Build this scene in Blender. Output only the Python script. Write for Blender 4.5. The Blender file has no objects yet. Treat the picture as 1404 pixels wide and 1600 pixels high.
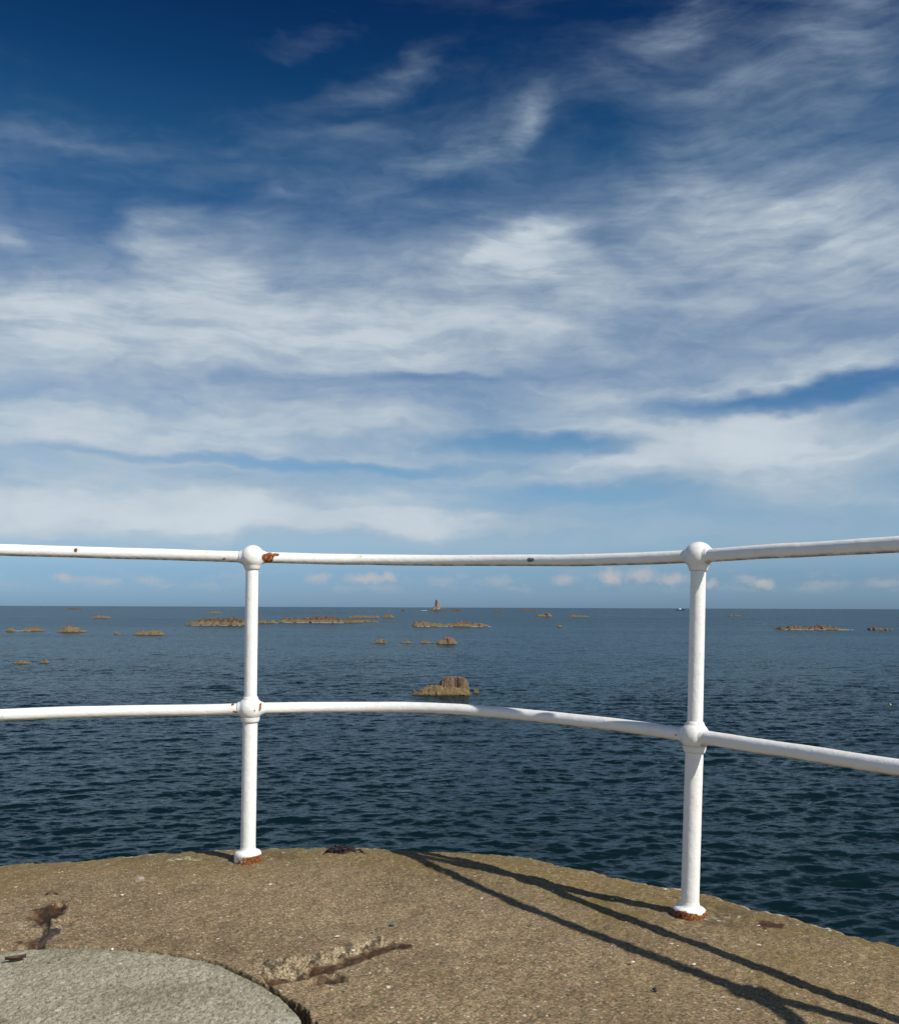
import bpy, math, random
import numpy as np
from math import radians as R, sin, cos, pi

random.seed(7)
rng = np.random.default_rng(7)
S = bpy.context.scene
COL = S.collection

# ------------------------------------------------------------------ camera
EYE = 0.935                    # metres above the pier deck (photographer crouching)
SEA = -5.0                     # sea level below the deck
FPX, W0, H0 = 1450.0, 1404.0, 1600.0
PITCH = math.atan(149.2 / FPX)
ROLL = math.atan(5.5 / 1404)
cam = bpy.data.cameras.new('camera')
cam.sensor_fit = 'HORIZONTAL'
cam.sensor_width = 36.0
cam.lens = 36.0 * FPX / W0
cam.clip_start = 0.05
cam.clip_end = 120000
camo = bpy.data.objects.new('camera', cam)
COL.objects.link(camo)
camo.location = (0, 0, EYE)
from mathutils import Matrix, Vector
camo.rotation_euler = (Matrix.Rotation(R(90) + PITCH, 3, 'X') @ Matrix.Rotation(ROLL, 3, 'Z')).to_euler()
S.camera = camo


def ray(px, py):
    """direction of a photograph pixel in the world (survey of the place from the photograph)"""
    x, y = px - W0 / 2, py - H0 / 2
    c, s = cos(ROLL), sin(ROLL)
    X, Y = c * x + s * y, -s * x + c * y
    return (X, FPX * cos(PITCH) + Y * sin(PITCH), FPX * sin(PITCH) - Y * cos(PITCH))


def on_plane(px, py, z=0.0):
    X, Y, Z = ray(px, py)
    t = (z - EYE) / Z
    return (X * t, Y * t)


def azel(px, py):
    X, Y, Z = ray(px, py)
    return math.atan2(X, Y), math.atan2(Z, math.hypot(X, Y))


def lin(r, g, b):
    f = lambda c: (c / 255) / 12.92 if c / 255 < .04045 else ((c / 255 + .055) / 1.055) ** 2.4
    return (f(r), f(g), f(b), 1.0)


# ------------------------------------------------------------------ light
SUN_EL = R(42.3)
SX, SY = 0.795, -0.607                      # horizontal direction towards the sun
sun = bpy.data.lights.new('sun', 'SUN')
sun.energy = 4.7
sun.angle = R(0.53)
sun.color = (1.0, 0.95, 0.87)
suno = bpy.data.objects.new('sun', sun)
COL.objects.link(suno)
sdir = Vector((SX * cos(SUN_EL), SY * cos(SUN_EL), sin(SUN_EL)))
suno.rotation_euler = sdir.to_track_quat('Z', 'Y').to_euler()
suno.location = (6, -5, 12)

S.view_settings.view_transform = 'Standard'
S.view_settings.look = 'None'
S.view_settings.exposure = 0.0
S.view_settings.gamma = 1.0
S.cycles.use_denoising = True
S.cycles.denoising_prefilter = 'ACCURATE'
S.cycles.max_bounces = 6


class NT:
    """small helper for building node trees"""

    def __init__(self, tree):
        self.t = tree
        self.n = tree.nodes
        self.l = tree.links

    def node(self, kind, **kw):
        nd = self.n.new(kind)
        for k, v in kw.items():
            setattr(nd, k, v)
        return nd

    def set(self, sock, v):
        if isinstance(v, bpy.types.NodeSocket):
            self.l.new(v, sock)
        else:
            if sock.type == 'RGBA' and len(v) == 3:
                v = (*v, 1.0)
            sock.default_value = v

    def m(self, op, a, b=0.0, c=None, clamp=False):
        nd = self.node('ShaderNodeMath', operation=op, use_clamp=clamp)
        self.set(nd.inputs[0], a)
        self.set(nd.inputs[1], b)
        if c is not None:
            self.set(nd.inputs[2], c)
        return nd.outputs[0]

    def mixc(self, f, a, b, blend='MIX'):
        nd = self.node('ShaderNodeMix', data_type='RGBA', blend_type=blend)
        self.set(nd.inputs[0], f)
        self.set(nd.inputs[6], a)
        self.set(nd.inputs[7], b)
        return nd.outputs[2]

    def smooth(self, v, a, b, lo=0.0, hi=1.0, interp='SMOOTHSTEP'):
        nd = self.node('ShaderNodeMapRange', interpolation_type=interp)
        self.set(nd.inputs[0], v)
        for i, x in enumerate((a, b, lo, hi)):
            self.set(nd.inputs[i + 1], x)
        return nd.outputs[0]

    def ramp(self, v, stops, interp='LINEAR'):
        nd = self.node('ShaderNodeValToRGB')
        cr = nd.color_ramp
        cr.interpolation = interp
        while len(cr.elements) < len(stops):
            cr.elements.new(0.5)
        for e, (p, c) in zip(cr.elements, stops):
            e.position = p
            e.color = (*c[:3], 1.0)
        self.set(nd.inputs[0], v)
        return nd.outputs[0]

    def noise(self, vec, scale, detail=4.0, rough=0.55, dist=0.0, col=False, dims='3D'):
        nd = self.node('ShaderNodeTexNoise', noise_dimensions=dims)
        self.set(nd.inputs['Vector'], vec)
        nd.inputs['Scale'].default_value = scale
        nd.inputs['Detail'].default_value = detail
        nd.inputs['Roughness'].default_value = rough
        nd.inputs['Distortion'].default_value = dist
        return nd.outputs['Color' if col else 'Fac']

    def voro(self, vec, scale, feature='F1', rnd=1.0):
        nd = self.node('ShaderNodeTexVoronoi', feature=feature)
        self.set(nd.inputs['Vector'], vec)
        nd.inputs['Scale'].default_value = scale
        nd.inputs['Randomness'].default_value = rnd
        return nd

    def mapping(self, vec, loc=(0, 0, 0), rot=(0, 0, 0), scale=(1, 1, 1), kind='POINT'):
        nd = self.node('ShaderNodeMapping', vector_type=kind)
        self.set(nd.inputs[0], vec)
        nd.inputs[1].default_value = loc
        nd.inputs[2].default_value = rot
        nd.inputs[3].default_value = scale
        return nd.outputs[0]

    def vec(self, op, a, b=None, scale=None):
        nd = self.node('ShaderNodeVectorMath', operation=op)
        self.set(nd.inputs[0], a)
        if b is not None:
            self.set(nd.inputs[1], b)
        if scale is not None:
            self.set(nd.inputs['Scale'], scale)
        return nd.outputs['Value' if op in ('LENGTH', 'DOT_PRODUCT') else 'Vector']

    def comb(self, x, y, z):
        nd = self.node('ShaderNodeCombineXYZ')
        for s, v in zip(nd.inputs, (x, y, z)):
            self.set(s, v)
        return nd.outputs[0]

    def sep(self, v):
        nd = self.node('ShaderNodeSeparateXYZ')
        self.set(nd.inputs[0], v)
        return nd.outputs

    def attr(self, name):
        return self.node('ShaderNodeAttribute', attribute_name=name).outputs['Fac']

    def bump(self, h, strength, dist, normal=None):
        nd = self.node('ShaderNodeBump')
        self.set(nd.inputs['Height'], h)
        self.set(nd.inputs['Strength'], strength)
        self.set(nd.inputs['Distance'], dist)
        if normal is not None:
            self.set(nd.inputs['Normal'], normal)
        return nd.outputs[0]


# ------------------------------------------------------------------ sky
def build_world():
    w = bpy.data.worlds.new('World')
    S.world = w
    w.use_nodes = True
    w.node_tree.nodes.clear()
    k = NT(w.node_tree)
    d = k.vec('NORMALIZE', k.node('ShaderNodeTexCoord').outputs['Generated'])
    x, y, z = k.sep(d)
    az = k.m('ARCTAN2', x, y)
    el = k.m('ARCSINE', z)
    sky = k.node('ShaderNodeTexSky', sky_type='NISHITA', sun_disc=False)
    sky.sun_elevation = SUN_EL
    sky.sun_rotation = math.atan2(SX, SY)
    sky.air_density = 1.0
    sky.dust_density = 0.6
    sky.ozone_density = 2.0
    sky.altitude = 0
    base = sky.outputs[0]
    # tone of the clear air by height: deep blue overhead, hazy near the horizon
    eln = k.m('DIVIDE', el, pi / 2)
    tint = k.ramp(eln, TINT)
    clear = k.vec('SCALE', k.mixc(1.0, base, tint, 'MULTIPLY'), scale=1.3)
    # --- high thin cloud: fields in (azimuth, elevation), torn by noise
    ae = k.comb(az, el, 0.0)
    flat = k.comb(k.m('DIVIDE', x, k.m('ADD', k.m('MAXIMUM', z, 0.0), 0.10)),
                  k.m('DIVIDE', y, k.m('ADD', k.m('MAXIMUM', z, 0.0), 0.10)), 0.0)
    wv = k.vec('SUBTRACT', k.noise(k.mapping(ae, scale=(5, 11, 1)), 1.0, 4, .55, col=True), (.5, .5, .5))
    wv = k.vec('MULTIPLY', wv, (0.16, 0.075, 0.0))
    wv2 = k.vec('SUBTRACT', k.noise(k.mapping(ae, loc=(3, 7, 1), scale=(26, 44, 1)), 1.0, 4, .6, col=True), (.5, .5, .5))
    wv2 = k.vec('MULTIPLY', wv2, (0.024, 0.015, 0.0))
    aw = k.vec('ADD', k.vec('ADD', ae, wv), wv2)
    base_cov = k.ramp(eln, [(0.0, (0, 0, 0)), (0.022, (.12,) * 3), (0.042, (.62,) * 3), (0.055, (.70,) * 3), (0.09, (.72,) * 3), (0.17, (.68,) * 3),
                         (0.225, (.60,) * 3), (.29, (.28,) * 3), (.36, (.07,) * 3), (0.7, (.12,) * 3)])
    base_cov = k.m('ADD', base_cov, k.smooth(y, .2, -.5, 0.0, .30))  # unseen extra cloud added behind the camera to lighten and neutralise shadows
    # fine fibres that comb through every patch of cirrus
    fw = k.vec('ADD', ae, k.vec('MULTIPLY', k.vec('SUBTRACT', k.noise(k.mapping(ae, scale=(5, 6, 1)), 1.0, 2, .45, col=True), (.5, .5, .5)), (.10, .085, 0)))
    f1 = k.noise(k.mapping(fw, rot=(0, 0, R(17)), scale=(8, 44, 1)), 1.0, 5, .58, 0)
    f2 = k.noise(k.mapping(fw, loc=(2, 5, 0), rot=(0, 0, R(-26)), scale=(9, 40, 1)), 1.0, 5, .58, 0)
    fib = k.m('ADD', k.m('MULTIPLY', k.smooth(f1, .34, .68), .55), k.m('MULTIPLY', k.smooth(f2, .36, .68), .55))
    total = 0.0
    for (cx, cy, rx, ry, rot, amp) in CLOUDS:
        a0, e0 = azel(cx, cy)
        mv = k.mapping(aw, loc=(a0, e0, 0), rot=(0, 0, R(-rot)), scale=(rx / FPX, ry / FPX, 1), kind='TEXTURE')
        g = k.smooth(k.vec('LENGTH', mv), 1.6, 0.0, 0.0, amp)
        total = k.m('ADD', total, g)
    hi0 = k.smooth(el, R(13), R(22))
    fmix = k.smooth(el, R(9), R(20), .35, 1.0)
    total = k.m('MULTIPLY', total, k.m('ADD', 1.0, k.m('MULTIPLY', fmix, k.m('SUBTRACT', k.m('MULTIPLY', fib, .72), .36))))
    total = k.m('ADD', total, base_cov)
    total = k.m('ADD', total, k.m('MULTIPLY', k.m('MULTIPLY', fib, hi0), .05))
    # streaks: strongly drawn out near the horizon, curlier higher up
    n1 = k.noise(k.mapping(aw, rot=(0, 0, R(4)), scale=(4.5, 26, 1)), 1.0, 5, .52, 0.2)
    n2 = k.noise(k.mapping(flat, rot=(0, 0, R(38)), scale=(0.9, 2.6, 1)), 1.6, 6, .56, 0.4)
    n3 = k.noise(k.mapping(aw, loc=(5, 2, 0), rot=(0, 0, R(-18)), scale=(16, 40, 1)), 1.0, 5, .58, .3)
    hi = k.smooth(el, R(10), R(22))
    nn = k.m('ADD', k.m('MULTIPLY', n1, k.m('SUBTRACT', 1.0, hi)), k.m('MULTIPLY', n2, hi))
    nn = k.m('ADD', k.m('MULTIPLY', k.m('SUBTRACT', nn, .5), k.smooth(el, R(13), R(24), .80, 1.0)), k.m('MULTIPLY', k.m('SUBTRACT', n3, .5), .42))
    dens = k.m('ADD', total, nn)
    dens = k.smooth(dens, 0.0, 1.42, 0.0, 1.0, 'SMOOTHSTEP')
    dens = k.m('MULTIPLY', dens, k.smooth(el, R(1.4), R(3.6)))
    ccol = k.ramp(dens, CLOUDCOL)
    sh_ = k.noise(k.mapping(aw, loc=(9, 1, 0), rot=(0, 0, R(6)), scale=(7, 20, 1)), 1.0, 4, .5)
    ccol = k.mixc(1.0, ccol, k.ramp(sh_, [(.32, (.84, .87, .91)), (.52, (.97, .97, .98)), (.70, (1.0, 1.0, 1.0))]), 'MULTIPLY')
    mix = k.mixc(k.m('MULTIPLY', k.smooth(dens, 0.0, .9, 0.0, 1.0, 'LINEAR'), .93), clear, ccol)
    # --- row of small fair weather clouds far away above the horizon
    pw = k.vec('SUBTRACT', k.noise(k.mapping(ae, loc=(1, 4, 2)), 95, 4, .6, col=True), (.5, .5, .5))
    pa = k.vec('ADD', ae, k.vec('MULTIPLY', pw, (0.022, 0.014, 0)))
    puff = 0.0
    for (cx, cy, rx, ry, amp) in PUFFS:
        a0, e0 = azel(cx, cy)
        mv = k.mapping(pa, loc=(a0, e0, 0), scale=(rx / FPX, ry / FPX, 1), kind='TEXTURE')
        puff = k.m('MAXIMUM', puff, k.smooth(k.vec('LENGTH', mv), 1.5, 0.2, 0.0, amp))
    band = k.m('MULTIPLY', k.smooth(el, R(.7), R(1.3)), k.smooth(el, R(2.6), R(1.6)))
    pn = k.noise(k.mapping(pa, scale=(14, 40, 1)), 1.0, 4, .6)
    puff = k.m('MAXIMUM', puff, k.m('MULTIPLY', band, k.smooth(pn, .47, .75, 0, .5)))
    mix = k.mixc(k.m('MULTIPLY', puff, .9), mix, PUFFCOL)
    bg = k.node('ShaderNodeBackground')
    k.set(bg.inputs[0], mix)
    bg.inputs[1].default_value = 0.1
    k.l.new(bg.outputs[0], k.node('ShaderNodeOutputWorld').inputs[0])


TINT = [(d_ / 90, tuple(v / 1.3 for v in c_)) for d_, c_ in (
    (0.0, (.40, .66, 1.20)), (2.0, (.40, .62, 1.04)), (4.0, (.62, .81, 1.04)), (7.5, (.58, .79, .94)), (10.0, (.54, .77, .90)),
    (13.5, (.26, .53, .78)), (20.0, (.20, .48, .71)), (26.5, (.14, .43, .62)), (30.5, (.050, .27, .48)), (34.5, (.030, .165, .37)),
    (45.0, (.03, .16, .38)), (90.0, (.08, .2, .40)))]
CLOUDCOL = [(0.0, (3.2, 4.2, 5.5)), (.5, (3.9, 4.85, 5.85)), (.78, (4.9, 5.75, 6.45)), (1.0, (6.2, 6.9, 7.4))]
CLOUDTONE = [(0.0, (1, 1, 1)), (1.0, (1, 1, 1))]
PUFFCOL = (5.2, 5.0, 5.1)
CLOUDS = [
    (230, 520, 420, 95, 0, .34), (250, 355, 60, 42, 15, .42), (345, 415, 90, 60, -25, .22), (60, 470, 160, 50, 0, .22),
    (815, 385, 100, 46, -8, .75), (640, 500, 330, 75, -3, .28), (900, 470, 260, 80, -6, .18),
    (150, 675, 430, 52, 0, .42), (560, 655, 240, 36, 0, .20), (120, 800, 480, 42, 0, .56), (620, 822, 360, 20, 0, .40),
    (900, 630, 120, 36, 0, .30), (1150, 655, 240, 45, -4, .55), (1130, 715, 330, 42, 0, .45), (1270, 575, 170, 22, -4, .45),
    (1190, 320, 300, 70, 12, .30), (1300, 420, 220, 90, 0, .22), (1220, 90, 240, 120, -20, .26), (1060, 20, 140, 40, -20, .26), (980, 110, 120, 40, -25, .2),
    (1350, 30, 140, 70, 0, .22), (730, 230, 150, 34, -18, .34), (835, 195, 60, 28, -30, .32), (470, 70, 110, 20, -12, .36),
    (600, 115, 130, 26, -20, .38), (530, 210, 150, 16, -6, .2), (205, 42, 60, 20, -5, .22), (90, 215, 150, 16, -8, .26), (10, 378, 36, 16, 0, .26),
    (440, 298, 60, 10, 0, .18), (640, 775, 160, 20, 0, .2), (1350, 250, 160, 60, 10, .15),
    # clear gaps
    (860, 692, 150, 17, 0, -.92), (1230, 612, 215, 20, -3, -.88), (1390, 628, 120, 20, 0, -.3), (480, 728, 330, 10, 0, -.6),
    (690, 583, 150, 9, 0, -.10), (900, 772, 160, 20, 0, -.6), (1150, 815, 330, 24, 3, -.22), (560, 590, 300, 16, 0, -.14),
    (150, 310, 300, 70, 0, -.14), (330, 130, 320, 130, 0, -.16), (90, 70, 260, 110, 0, -.22), (960, 180, 80, 70, 0, -.12), (60, 425, 120, 22, 0, -.1),
]
PUFFS = [(575, 904, 34, 9, .8), (605, 902, 14, 10, .8), (497, 904, 20, 8, .55), (955, 902, 17, 13, .9), (1000, 899, 26, 11, .7),
         (1050, 904, 24, 9, .7), (1108, 911, 12, 7, .6), (882, 905, 20, 9, .55), (1172, 906, 22, 7, .45), (1193, 911, 16, 7, .8),
         (98, 903, 16, 6, .7), (165, 909, 18, 5, .5), (235, 906, 20, 7, .45), (780, 908, 26, 8, .35), (690, 908, 26, 8, .3),
         (1290, 912, 30, 6, .3), (1380, 912, 26, 7, .35), (130, 906, 40, 6, .3)]
build_world()


# ------------------------------------------------------------------ numpy helpers
def _hash(ix, iy, iz, seed):
    h = (ix.astype(np.int64) * 374761393 + iy.astype(np.int64) * 668265263 + iz.astype(np.int64) * 2147483647 + seed * 144665) & 0xFFFFFFFF
    h = ((h ^ (h >> 13)) * 1274126177) & 0xFFFFFFFF
    h = ((h ^ (h >> 16)) * 2246822519) & 0xFFFFFFFF
    return ((h ^ (h >> 15)) & 0xFFFFFF) / float(0xFFFFFF)


def vnoise(x, y, z=None, seed=0):
    """value noise, about -1..1"""
    if z is None:
        x0, y0 = np.floor(x), np.floor(y)
        fx, fy = x - x0, y - y0
        u, v = fx * fx * fx * (fx * (fx * 6 - 15) + 10), fy * fy * fy * (fy * (fy * 6 - 15) + 10)
        o = np.zeros_like(x0)
        a, b = _hash(x0, y0, o, seed), _hash(x0 + 1, y0, o, seed)
        c, d = _hash(x0, y0 + 1, o, seed), _hash(x0 + 1, y0 + 1, o, seed)
        return ((a * (1 - u) + b * u) * (1 - v) + (c * (1 - u) + d * u) * v) * 2 - 1
    x0, y0, z0 = np.floor(x), np.floor(y), np.floor(z)
    fx, fy, fz = x - x0, y - y0, z - z0
    u, v, w = (f * f * (3 - 2 * f) for f in (fx, fy, fz))
    r = 0
    for i in (0, 1):
        for j in (0, 1):
            for l in (0, 1):
                r = r + _hash(x0 + i, y0 + j, z0 + l, seed) * (u if i else 1 - u) * (v if j else 1 - v) * (w if l else 1 - w)
    return r * 2 - 1


def fbm(x, y, z=None, oct=4, seed=0, gain=.5):
    t, a = 0, 1.0
    for o in range(oct):
        f = 2.03 ** o
        t = t + a * vnoise(x * f + 17.3 * o, y * f - 9.1 * o, None if z is None else z * f, seed + o)
        a *= gain
    return t


def sstep(a, b, x):
    t = np.clip((x - a) / (b - a), 0, 1)
    return t * t * (3 - 2 * t)


def mesh_np(name, verts, quads=None, tris=None, smooth=True, attrs=None):
    me = bpy.data.meshes.new(name)
    verts = np.asarray(verts, np.float32)
    nq = 0 if quads is None else len(quads)
    nt = 0 if tris is None else len(tris)
    me.vertices.add(len(verts))
    me.vertices.foreach_set('co', verts.ravel())
    loops = np.concatenate([np.asarray(q, np.int32).ravel() for q in (quads, tris) if q is not None and len(q)])
    me.loops.add(len(loops))
    me.loops.foreach_set('vertex_index', loops)
    me.polygons.add(nq + nt)
    st = np.concatenate([np.arange(nq) * 4, nq * 4 + np.arange(nt) * 3]).astype(np.int32)
    me.polygons.foreach_set('loop_start', st)
    me.polygons.foreach_set('use_smooth', np.full(nq + nt, smooth))
    for k, v in (attrs or {}).items():
        a = me.attributes.new(k, 'FLOAT', 'POINT')
        a.data.foreach_set('value', np.asarray(v, np.float32).ravel())
    me.update(calc_edges=True)
    me.validate()
    return me


def grid_quads(nu, nv, wrap_v=False):
    i, j = np.meshgrid(np.arange(nu - 1), np.arange(nv if wrap_v else nv - 1), indexing='ij')
    j2 = (j + 1) % nv
    return np.stack([i * nv + j, i * nv + j2, (i + 1) * nv + j2, (i + 1) * nv + j], -1).reshape(-1, 4)


class Acc:
    """gathers pieces into one mesh"""

    def __init__(self):
        self.v, self.q, self.t, self.a, self.n = [], [], [], {}, 0

    def add(self, v, q=None, t=None, **attrs):
        v = np.asarray(v, float)
        if q is not None and len(q):
            self.q.append(np.asarray(q) + self.n)
        if t is not None and len(t):
            self.t.append(np.asarray(t) + self.n)
        for k, x in attrs.items():
            self.a.setdefault(k, []).append(np.broadcast_to(np.asarray(x, float), (len(v),)))
        self.v.append(v)
        self.n += len(v)

    def build(self, name, mat, parent=None, smooth=True):
        me = mesh_np(name, np.concatenate(self.v), np.concatenate(self.q) if self.q else None,
                     np.concatenate(self.t) if self.t else None, smooth, {k: np.concatenate(x) for k, x in self.a.items()})
        return link(name, me, mat, parent)


def link(name, me, mat, parent=None):
    o = bpy.data.objects.new(name, me)
    if mat:
        me.materials.append(mat)
    COL.objects.link(o)
    if parent:
        o.parent = parent
    return o


def tag(o, label=None, cat=None, group=None, kind=None):
    for k, v in (('label', label), ('category', cat), ('group', group), ('kind', kind)):
        if v:
            o[k] = v
    return o


def empty(name, loc=(0, 0, 0)):
    o = bpy.data.objects.new(name, None)
    o.empty_display_size = .2
    COL.objects.link(o)
    o.location = loc
    return o


def tube(path, rad, n=28, cap=True):
    """tube along a 3-D path; rad scalar or per point"""
    P = np.asarray(path, float)
    rad = np.broadcast_to(np.asarray(rad, float), (len(P),))
    T = np.gradient(P, axis=0)
    T /= np.linalg.norm(T, axis=1)[:, None]
    up = np.array([0, 0, 1.0]) if abs(T[0][2]) < .9 else np.array([1.0, 0, 0])
    A = np.cross(T, up)
    A /= np.linalg.norm(A, axis=1)[:, None]
    B = np.cross(A, T)
    th = np.linspace(0, 2 * pi, n, endpoint=False)
    V = P[:, None] + rad[:, None, None] * (np.cos(th)[None, :, None] * A[:, None] + np.sin(th)[None, :, None] * B[:, None])
    V = V.reshape(-1, 3)
    q = grid_quads(len(P), n, True)
    t = []
    if cap:
        V = np.concatenate([V, P[:1], P[-1:]])
        a, b = len(V) - 2, len(V) - 1
        o = (len(P) - 1) * n
        for j in range(n):
            t.append((a, (j + 1) % n, j))
            t.append((b, o + j, o + (j + 1) % n))
    return V, q, t


# ------------------------------------------------------------------ materials
def new_mat(name):
    m = bpy.data.materials.new(name)
    m.use_nodes = True
    m.node_tree.nodes.clear()
    k = NT(m.node_tree)
    b = k.node('ShaderNodeBsdfPrincipled')
    k.l.new(b.outputs[0], k.node('ShaderNodeOutputMaterial').inputs[0])
    return m, k, b


def mat_water():
    m, k, b = new_mat('sea_water')
    geo = k.node('ShaderNodeNewGeometry')
    pos = geo.outputs['Position']
    x, y, z = k.sep(pos)
    dist = k.vec('LENGTH', k.comb(x, y, 0.0))
    p = k.mapping(pos, rot=(0, 0, R(-7)), scale=(.42, 1, 1))
    gust = k.noise(k.mapping(pos, scale=(.0045, .022, 1)), 1.0, 4, .55)
    # ripples too small for the mesh, given as slopes so that they do not vanish with distance
    a = k.noise(p, 2.2, 4, .62, .25, col=True)
    c = k.noise(p, 7.0, 4, .66, .2, col=True)
    far = k.smooth(dist, 60, 420)
    amp_a = k.m('ADD', .42, k.m('MULTIPLY', far, .75))
    amp_c = k.m('ADD', .96, k.m('MULTIPLY', far, .10))
    sl = k.vec('ADD', k.vec('SCALE', k.vec('SUBTRACT', a, (.5, .5, .5)), scale=amp_a),
               k.vec('SCALE', k.vec('SUBTRACT', c, (.5, .5, .5)), scale=amp_c))
    sl = k.vec('MULTIPLY', sl, (.8, 1.2, 0.0))
    sl = k.vec('SCALE', sl, scale=k.smooth(gust, .3, .7, .72, 1.15))
    nrm = k.vec('NORMALIZE', k.vec('ADD', geo.outputs['Normal'], sl))
    # murky body of the water under a skin that mirrors the sky (partly polarised away at this angle)
    k.set(b.inputs['Normal'], nrm)
    k.set(b.inputs['Base Color'], WATERCOL)
    b.inputs['Roughness'].default_value = .6
    b.inputs['Specular IOR Level'].default_value = 0.0
    gl = k.node('ShaderNodeBsdfGlossy')
    gl.inputs['Color'].default_value = (.46, .545, .60, 1)
    gl.inputs['Roughness'].default_value = .12
    k.set(gl.inputs['Normal'], nrm)
    fr = k.node('ShaderNodeFresnel')
    fr.inputs['IOR'].default_value = 1.333
    k.set(fr.inputs['Normal'], nrm)
    mx = k.node('ShaderNodeMixShader')
    k.l.new(fr.outputs[0], mx.inputs[0])
    k.l.new(b.outputs[0], mx.inputs[1])
    k.l.new(gl.outputs[0], mx.inputs[2])
    k.l.new(mx.outputs[0], [n for n in k.n if n.type == 'OUTPUT_MATERIAL'][0].inputs[0])
    return m


WATERCOL = (0.0030, 0.0125, 0.0140, 1)


def mat_concrete():
    m, k, b = new_mat('pier_concrete')
    pos = k.node('ShaderNodeNewGeometry').outputs['Position']
    pw = k.vec('ADD', pos, k.vec('MULTIPLY', k.vec('SUBTRACT', k.noise(pos, 60, 2, .5, col=True), (.5, .5, .5)), (.008, .008, .008)))
    v1 = k.voro(pw, 205)
    v2 = k.voro(pw, 460)
    rc = k.sep(v1.outputs['Color'])
    rc2 = k.sep(v2.outputs['Color'])
    g = k.m('ADD', k.m('MULTIPLY', rc[0], .62), k.m('MULTIPLY', rc2[0], .38))
    grain = k.ramp(g, [(0.0, (.05, .038, .022)), (.2, (.105, .080, .044)), (.36, (.165, .127, .070)), (.52, (.21, .162, .090)),
                       (.68, (.265, .207, .122)), (.82, (.34, .268, .168)), (.95, (.48, .40, .28))])
    pink = k.smooth(rc[1], .86, .9)
    grain = k.mixc(k.m('MULTIPLY', pink, .55), grain, (.27, .13, .085))
    big = k.noise(pos, 1.7, 5, .6)
    mid = k.noise(pos, 9.0, 4, .6)
    grain = k.mixc(1.0, grain, k.ramp(big, [(.3, (.86, .83, .76)), (.5, (1.13, 1.11, 1.10)), (.7, (1.30, 1.26, 1.20))]), 'MULTIPLY')
    grain = k.mixc(1.0, grain, k.ramp(mid, [(.32, (.80, .79, .77)), (.5, (1, 1, 1)), (.7, (1.10, 1.10, 1.10))]), 'MULTIPLY')
    # ochre algae and lichen
    moss = k.m('MULTIPLY', k.attr('moss'), k.smooth(k.m('ADD', k.m('MULTIPLY', mid, .5), k.m('MULTIPLY', k.noise(pos, 45, 3, .6), .5)), .36, .60))
    grain = k.mixc(k.m('MULTIPLY', moss, .78), grain, k.mixc(k.noise(pos, 4, 3), (.085, .068, .018), (.20, .135, .025)))
    lich = k.m('MULTIPLY', k.smooth(k.noise(pos, 6.5, 5, .65), .66, .72), k.smooth(rc2[1], .25, .6))
    grain = k.mixc(k.m('MULTIPLY', lich, .55), grain, (.28, .155, .03))
    # pale rubble in broken places, damp dirt with the channel lip's painted shade, rust
    grain = k.mixc(k.m('MULTIPLY', k.attr('rubble'), .58), grain, k.ramp(g, [(.2, (.10, .075, .04)), (.45, (.36, .29, .175)), (.8, (.58, .50, .36))]))
    rn = k.noise(pos, 38, 4, .65)
    ru = k.smooth(k.m('ADD', k.attr('rust'), k.m('MULTIPLY', k.m('SUBTRACT', rn, .5), .9)), .12, .75)
    grain = k.mixc(k.m('MULTIPLY', ru, .93), grain, k.ramp(k.noise(pos, 70, 3, .6), [(.3, (.016, .008, .006)), (.5, (.055, .022, .011)), (.72, (.14, .068, .026))]))
    dn = k.m('MULTIPLY', k.attr('dirt_shade'), k.smooth(rn, .25, .6, .6, 1.0))
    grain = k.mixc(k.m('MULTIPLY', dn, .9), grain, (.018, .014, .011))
    # shell grit
    v3 = k.voro(pos, 24)
    sel = k.m('GREATER_THAN', k.sep(v3.outputs['Color'])[1], .87)
    spot = k.m('MULTIPLY', sel, k.smooth(v3.outputs['Distance'], .16, .10))
    v4 = k.voro(pos, 55)
    sel4 = k.m('GREATER_THAN', k.sep(v4.outputs['Color'])[2], .90)
    spot4 = k.m('MULTIPLY', sel4, k.smooth(v4.outputs['Distance'], .2, .13))
    white = k.m('MAXIMUM', k.m('MULTIPLY', spot, .85), k.m('MULTIPLY', spot4, .7))
    white = k.m('MAXIMUM', white, k.m('MULTIPLY', k.attr('whiteness'), k.smooth(rn, .45, .6)))
    grain = k.mixc(white, grain, (.66, .62, .53))
    sel5 = k.m('MULTIPLY', k.m('GREATER_THAN', k.sep(v4.outputs['Color'])[0], .90), k.smooth(v4.outputs['Distance'], .26, .16))
    grain = k.mixc(k.m('MULTIPLY', sel5, .8), grain, (.03, .025, .02))
    k.set(b.inputs['Base Color'], grain)
    b.inputs['Roughness'].default_value = .9
    b.inputs['Specular IOR Level'].default_value = .25
    hh = k.m('ADD', k.m('MULTIPLY', v1.outputs['Distance'], -.9), k.m('ADD', k.m('MULTIPLY', v2.outputs['Distance'], -.45), k.m('MULTIPLY', rc[2], .5)))
    hh = k.m('ADD', hh, k.m('MULTIPLY', k.noise(pos, 40, 4, .6), .9))
    k.set(b.inputs['Normal'], k.bump(hh, .55, .0026))
    return m


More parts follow.
